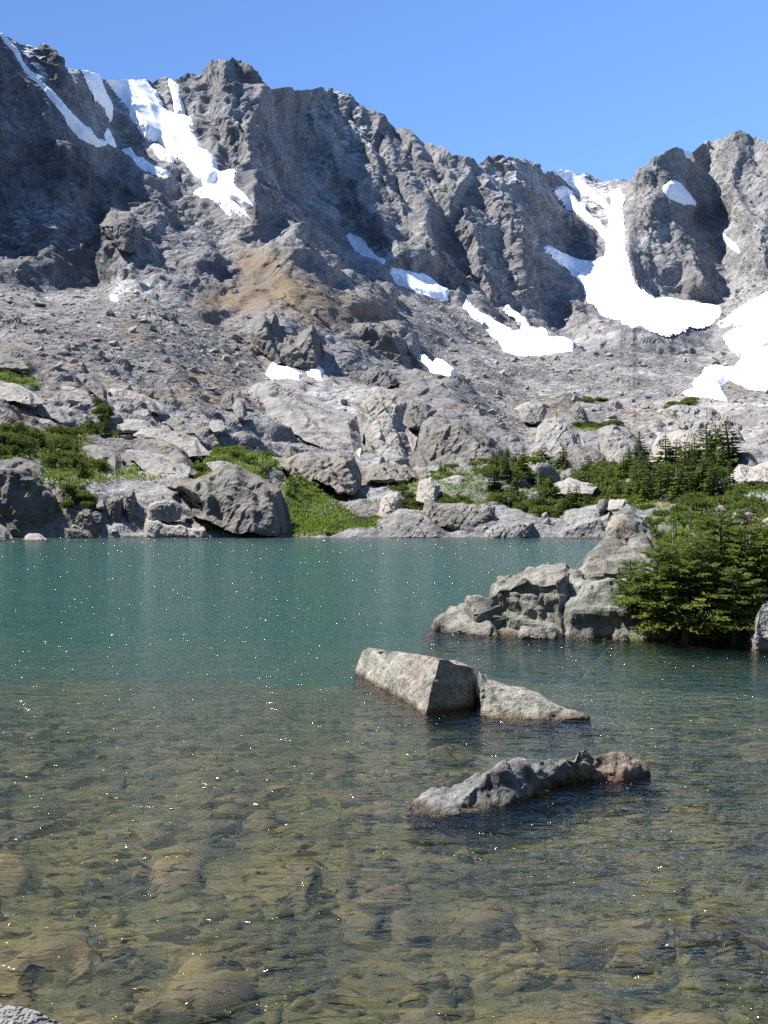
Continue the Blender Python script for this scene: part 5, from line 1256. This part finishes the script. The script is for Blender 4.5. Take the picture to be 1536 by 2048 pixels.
for poly, n, w_, k_, lab, gr_, tl in [
    ([(-20, 885), (75, 880), (130, 855), (185, 905), (215, 950), (212, 985), (150, 985), (75, 925), (-20, 918)], 34, (28, 56), 'k', 'dark green mat of dwarf spruce above the left cliff', GR, .7),
    ([(172, 880), (176, 835), (195, 828), (225, 850), (236, 880)], 9, (22, 40), 'k', 'dark dwarf spruce clump beside the flat ledge', 'dwarf spruces by the ledge', .95),
    ([(375, 945), (385, 920), (450, 915), (455, 950), (420, 960)], 14, (24, 44), 's', 'green shrub on top of the broad dark cliff', 'shrubs on the broad cliff', .6),
    ([(400, 905), (450, 885), (560, 893), (620, 905), (600, 930), (500, 930), (420, 920)], 26, (20, 40), 's', 'low green shrub in the strip behind the broad cliff', 'shrubs behind the broad cliff', .5),
    ([(130, 1025), (140, 1000), (170, 990), (195, 1010), (185, 1030)], 7, (26, 44), 's', 'bright green shrub hanging over the stepped rock by the left cliff', 'shrubs over the stepped rock', .7),
    ([(480, 930), (560, 945), (640, 985), (560, 985)], 14, (16, 28), 'k', 'dark low shrub on the far side of the broad cliff', 'shrubs right of the broad cliff', .5),
    ([(665, 1060), (680, 1025), (750, 1015), (765, 1040), (740, 1062)], 20, (18, 32), 'w', 'grey green willow bush in the shore meadow', 'willows in the meadow', .5),
    ([(580, 1000), (590, 965), (640, 990), (700, 1010), (680, 1020)], 12, (12, 20), 's', 'low green bush at the upper rim of the meadow', 'bushes at the meadow rim', .5),
    ([(795, 1010), (800, 988), (840, 985), (850, 1008)], 7, (26, 44), 'k', 'round dark bush by the leaning pinkish rock', 'bushes by the pinkish rock', .7),
    ([(870, 1010), (880, 992), (940, 988), (960, 1008)], 9, (26, 44), 'k', 'round dark bush on the layered shore rocks', 'bushes on the layered rocks', .6),
    ([(780, 950), (960, 935), (1000, 960), (900, 975), (800, 965)], 18, (16, 32), 's', 'small green bush among the pale boulders', 'bushes among the pale boulders', .5),
    ([(960, 965), (1250, 940), (1260, 1000), (1100, 1045), (980, 1020)], 78, (28, 60), 's', 'green bush in the low spruce belt', 'bushes of the spruce belt', .6),
    ([(1240, 950), (1540, 920), (1550, 1000), (1400, 1020), (1250, 1015)], 66, (28, 58), 's', 'green bush under the tall spruce stand', 'bushes of the tall stand', .55),
    ([(1158, 808), (1165, 788), (1205, 786), (1205, 802)], 6, (18, 30), 'k', 'dark shrub patch on the gravel shoulder above the cliffs', 'shrubs on the gravel shoulder', .5),
    ([(1140, 860), (1150, 838), (1200, 842), (1255, 848), (1245, 860), (1190, 868)], 13, (18, 34), 'k', 'dark shrub along the top of the square cliffs', 'shrubs on the square cliffs', .5),
    ([(1330, 825), (1335, 806), (1400, 804), (1408, 825)], 9, (18, 32), 's', 'shrub on the broad rough ledge', 'shrubs on the rough ledge', .5),
    ([(-20, 770), (0, 745), (50, 745), (80, 775), (60, 785)], 11, (20, 34), 's', 'green shrub strip on top of the left slabs', 'shrubs on the left slabs', .45)]:
    for u_, v_ in scatter(poly, n, len(lab)):
        bush(u_, v_, rp.uniform(*w_), k_, lab, gr_, tl)
# bushes and rocks on the right bank
for k in range(44):
    Y_ = rp.uniform(33, 92); u_ = rp.uniform(1258, 1570); X_ = (u_ - CX) / F * Y_
    z_ = float(bank_height(np.array([X_]), np.array([Y_]))[0]); w_ = rp.uniform(.7, 1.5)
    f_, s_ = (KRM + SHR)[rp.randint(9)]
    plant('shrub', [('foliage', f_), ('stem', s_)], (X_, Y_, z_ - .05), rp.uniform(0, 6.28), (w_, w_, w_ * rp.uniform(.7, 1.1)), ('dense dark bush on the right bank close behind the rock tower' if Y_ < 50 else 'dense dark bush on the right bank between the firs and the far spruces'), 'shrub', 'bushes on the right bank, ' + ('near the tower' if Y_ < 50 else 'further back'))
for k, (u_, v_, Y_, s_) in enumerate([(1448, 1018, 52, .75), (1475, 1008, 54, .9), (1500, 1012, 50, .8), (1528, 1040, 44, .8), (1360, 1078, 33, .45), (1450, 1052, 38, .5), (1395, 1085, 31, .3)]):
    p_ = to_world(u_, v_, Y_)
    z_ = float(bank_height(np.array([p_[0]]), np.array([p_[1]]))[0])
    o = link('bank_boulder', make_mesh('bank_boulder', LOOSE[k][0], LOOSE[k][1], M_ROCK_PINK, False), loc=(p_[0], p_[1], z_ + 0.25 * s_))
    o.scale = (s_, s_ * .9, max(s_ * .85, (p_[2] - z_) * 1.1)); o.rotation_euler = (0, 0, k)
    tag(o, ['pinkish boulder at the upper left of the three behind the firs', 'taller pinkish boulder behind the firs, middle of three', 'pinkish boulder behind the firs, right of the taller one', 'grey pink boulder at the right edge above the firs', 'pale rock poking out behind the firs beside the rusty saplings', 'grey boulder half hidden in the upper fir boughs', 'small pale rock under the rusty saplings'][k], 'boulder')
# the fir thicket at the water's edge
NEAR = []
for k in range(5):
    c_, t_ = conifer(500 + k, 1.0, 0.50 + .04 * (k % 3), 13, 6, 7, 5, 0.5, 0.28, 0.3, 1.1)
    NEAR.append([('crown', c_.mesh('crown', M_FIR)), ('trunk', t_.mesh('trunk', M_DEAD if k == 3 else M_BARK))])
FIRS = [(1262, 25.6, 1125, .95, 'low fir spreading left over the craggy outcrop'), (1308, 25.0, 1100, 1.0, 'dense fir second from the outcrop at the water'), (1352, 25.9, 1082, 1.0, 'fir behind the rusty saplings'),
    (1395, 25.2, 1066, 1.0, 'broad fir in the middle front of the thicket'), (1440, 26.0, 1032, .85, 'tallest pointed fir of the thicket'), (1492, 25.3, 1058, 1.0, 'fir with grey bare twigs right of the middle'),
    (1545, 25.5, 1048, 1.0, 'fir cut by the right picture edge'), (1420, 28.0, 1040, .9, 'fir at the back of the thicket left of the tallest'), (1520, 28.0, 1035, .95, 'fir at the back of the thicket near the right edge'),
    (1372, 24.6, 1128, 1.15, 'small fir leaning out over the water'), (1468, 24.3, 1140, 1.1, 'young fir in front of the grey twigs'), (1475, 28.5, 1025, .8, 'thin pointed fir behind the tallest')]
for k, (u_, Y_, vt, wd, lab) in enumerate(FIRS):
    X_ = (u_ - CX) / F * Y_; z_ = float(bank_height(np.array([X_]), np.array([Y_]))[0])
    h_ = EYE + (HY - vt) / F * Y_ - z_ + .1
    plant('fir', NEAR[k % 5], (X_, Y_, z_ - .05), 1.3 * k, (h_ * wd, h_ * wd, h_), lab, 'tree', 'firs of the thicket')
# dead saplings with rusty needles, and bare snags in the tall stand
for k, (u_, Y_, vt, vb, lab) in enumerate([(1345, 27.2, 1040, 1095, 'thin dead sapling with rusty tips nearest the rock tower'), (1378, 27.0, 1030, 1085, 'thin dead sapling with a rusty top, right of its twin'), (1436, 26.8, 1000, 1060, 'rusty topped leader above the fir thicket'), (1500, 27, 1012, 1060, 'dead bare leader near the right edge')]):
    s_, n_ = Soup(), Soup(); h_ = (vb - vt) / F * Y_; r = np.random.RandomState(k)
    s_.tube([(0, 0, -.6), (0.01, 0, h_ * .5), (0, 0, h_)], [.022, .014, .006], 5)
    for j_ in range(46):
        t = r.uniform(.25, 1); a_ = r.uniform(0, 6.28); d_ = unit(np.array([math.cos(a_), math.sin(a_), .5])); L_ = .16 * (1.1 - t) + .04
        if j_ % 2: s_.tube([(0, 0, h_ * t), tuple(np.array([0, 0, h_ * t]) + d_ * L_)], [.005, .002], 3)
        for q in range(1): n_.blade(np.array([0, 0, h_ * t]) + d_ * L_ * .4 * q * .5, unit(d_ + r.normal(size=3) * .4), unit(r.normal(size=3)), .06, .012)
    X_ = (u_ - CX) / F * Y_
    plant('dead_sapling', [('stem', s_.mesh('stem', M_DEAD)), ('needles', n_.mesh('needles', M_RUST))], (X_, Y_, EYE + (HY - vb) / F * Y_), 0, (1, 1, 1), lab, 'sapling', 'rusty saplings')
for k, (u_, v_, hp, lab) in enumerate([(1303, 1002, 66, 'bare grey snag at the left end of the tall stand'), (1342, 985, 55, 'pale dead trunk inside the tall stand, left of its neighbour'), (1352, 980, 60, 'pale dead trunk inside the tall stand, right of its neighbour'), (1392, 975, 62, 'bare trunk in the right half of the tall stand'), (1076, 990, 40, 'thin grey snag in the low belt')]):
    g, _ = ground(u_, v_); h_ = hp * g[1] / F; s_, b_ = Soup(), Soup(); r = np.random.RandomState(k + 50)
    s_.tube([(0, 0, -.2), (.05, 0, h_ * .5), (.02, 0, h_)], [.13, .10, .03], 6)
    for j_ in range(22):
        t = r.uniform(.2, .95); a_ = r.uniform(0, 6.28); L_ = .7 * (1.1 - t); p_ = np.array([.03, 0, h_ * t])
        b_.tube([p_, p_ + np.array([math.cos(a_) * L_, math.sin(a_) * L_, -.1])], [.025, .008], 3)
    plant('snag', [('trunk', s_.mesh('trunk', M_DEAD)), ('limbs', b_.mesh('limbs', M_DEAD))], g, 0, (1, 1, 1), lab, 'dead tree')
# meadow grass and ground cover wherever the ground is green
gs = Soup(); r = np.random.RandomState(3)
gm = np.clip(ATT[..., 2], 0, 1) * (TU > -20) * (TU < 1556) * (TV < 1072); gm = np.where(gm > 0.3, gm, 0)
gw = (gm * np.abs(np.gradient(TV, axis=0))).ravel(); gw /= gw.sum()
for k in r.choice(len(gw), 7000, p=gw):
    g = PF[k]; z_ = 0.7 + g[1] / 260
    for j_ in range(4):
        d_ = unit(Zup + r.normal(size=3) * .5); p_ = g + np.array([r.normal() * .3, r.normal() * .3, -.03])
        gs.blade(p_, d_, unit(np.cross(d_, r.normal(size=3))), r.uniform(.25, .6) * z_, .07 * z_, .2)
tag(link('meadow_grass', gs.mesh('meadow_grass', M_GRASS)), kind='stuff')
print('plants', round(time.time() - T0, 1))
print('done', round(time.time() - T0, 1))
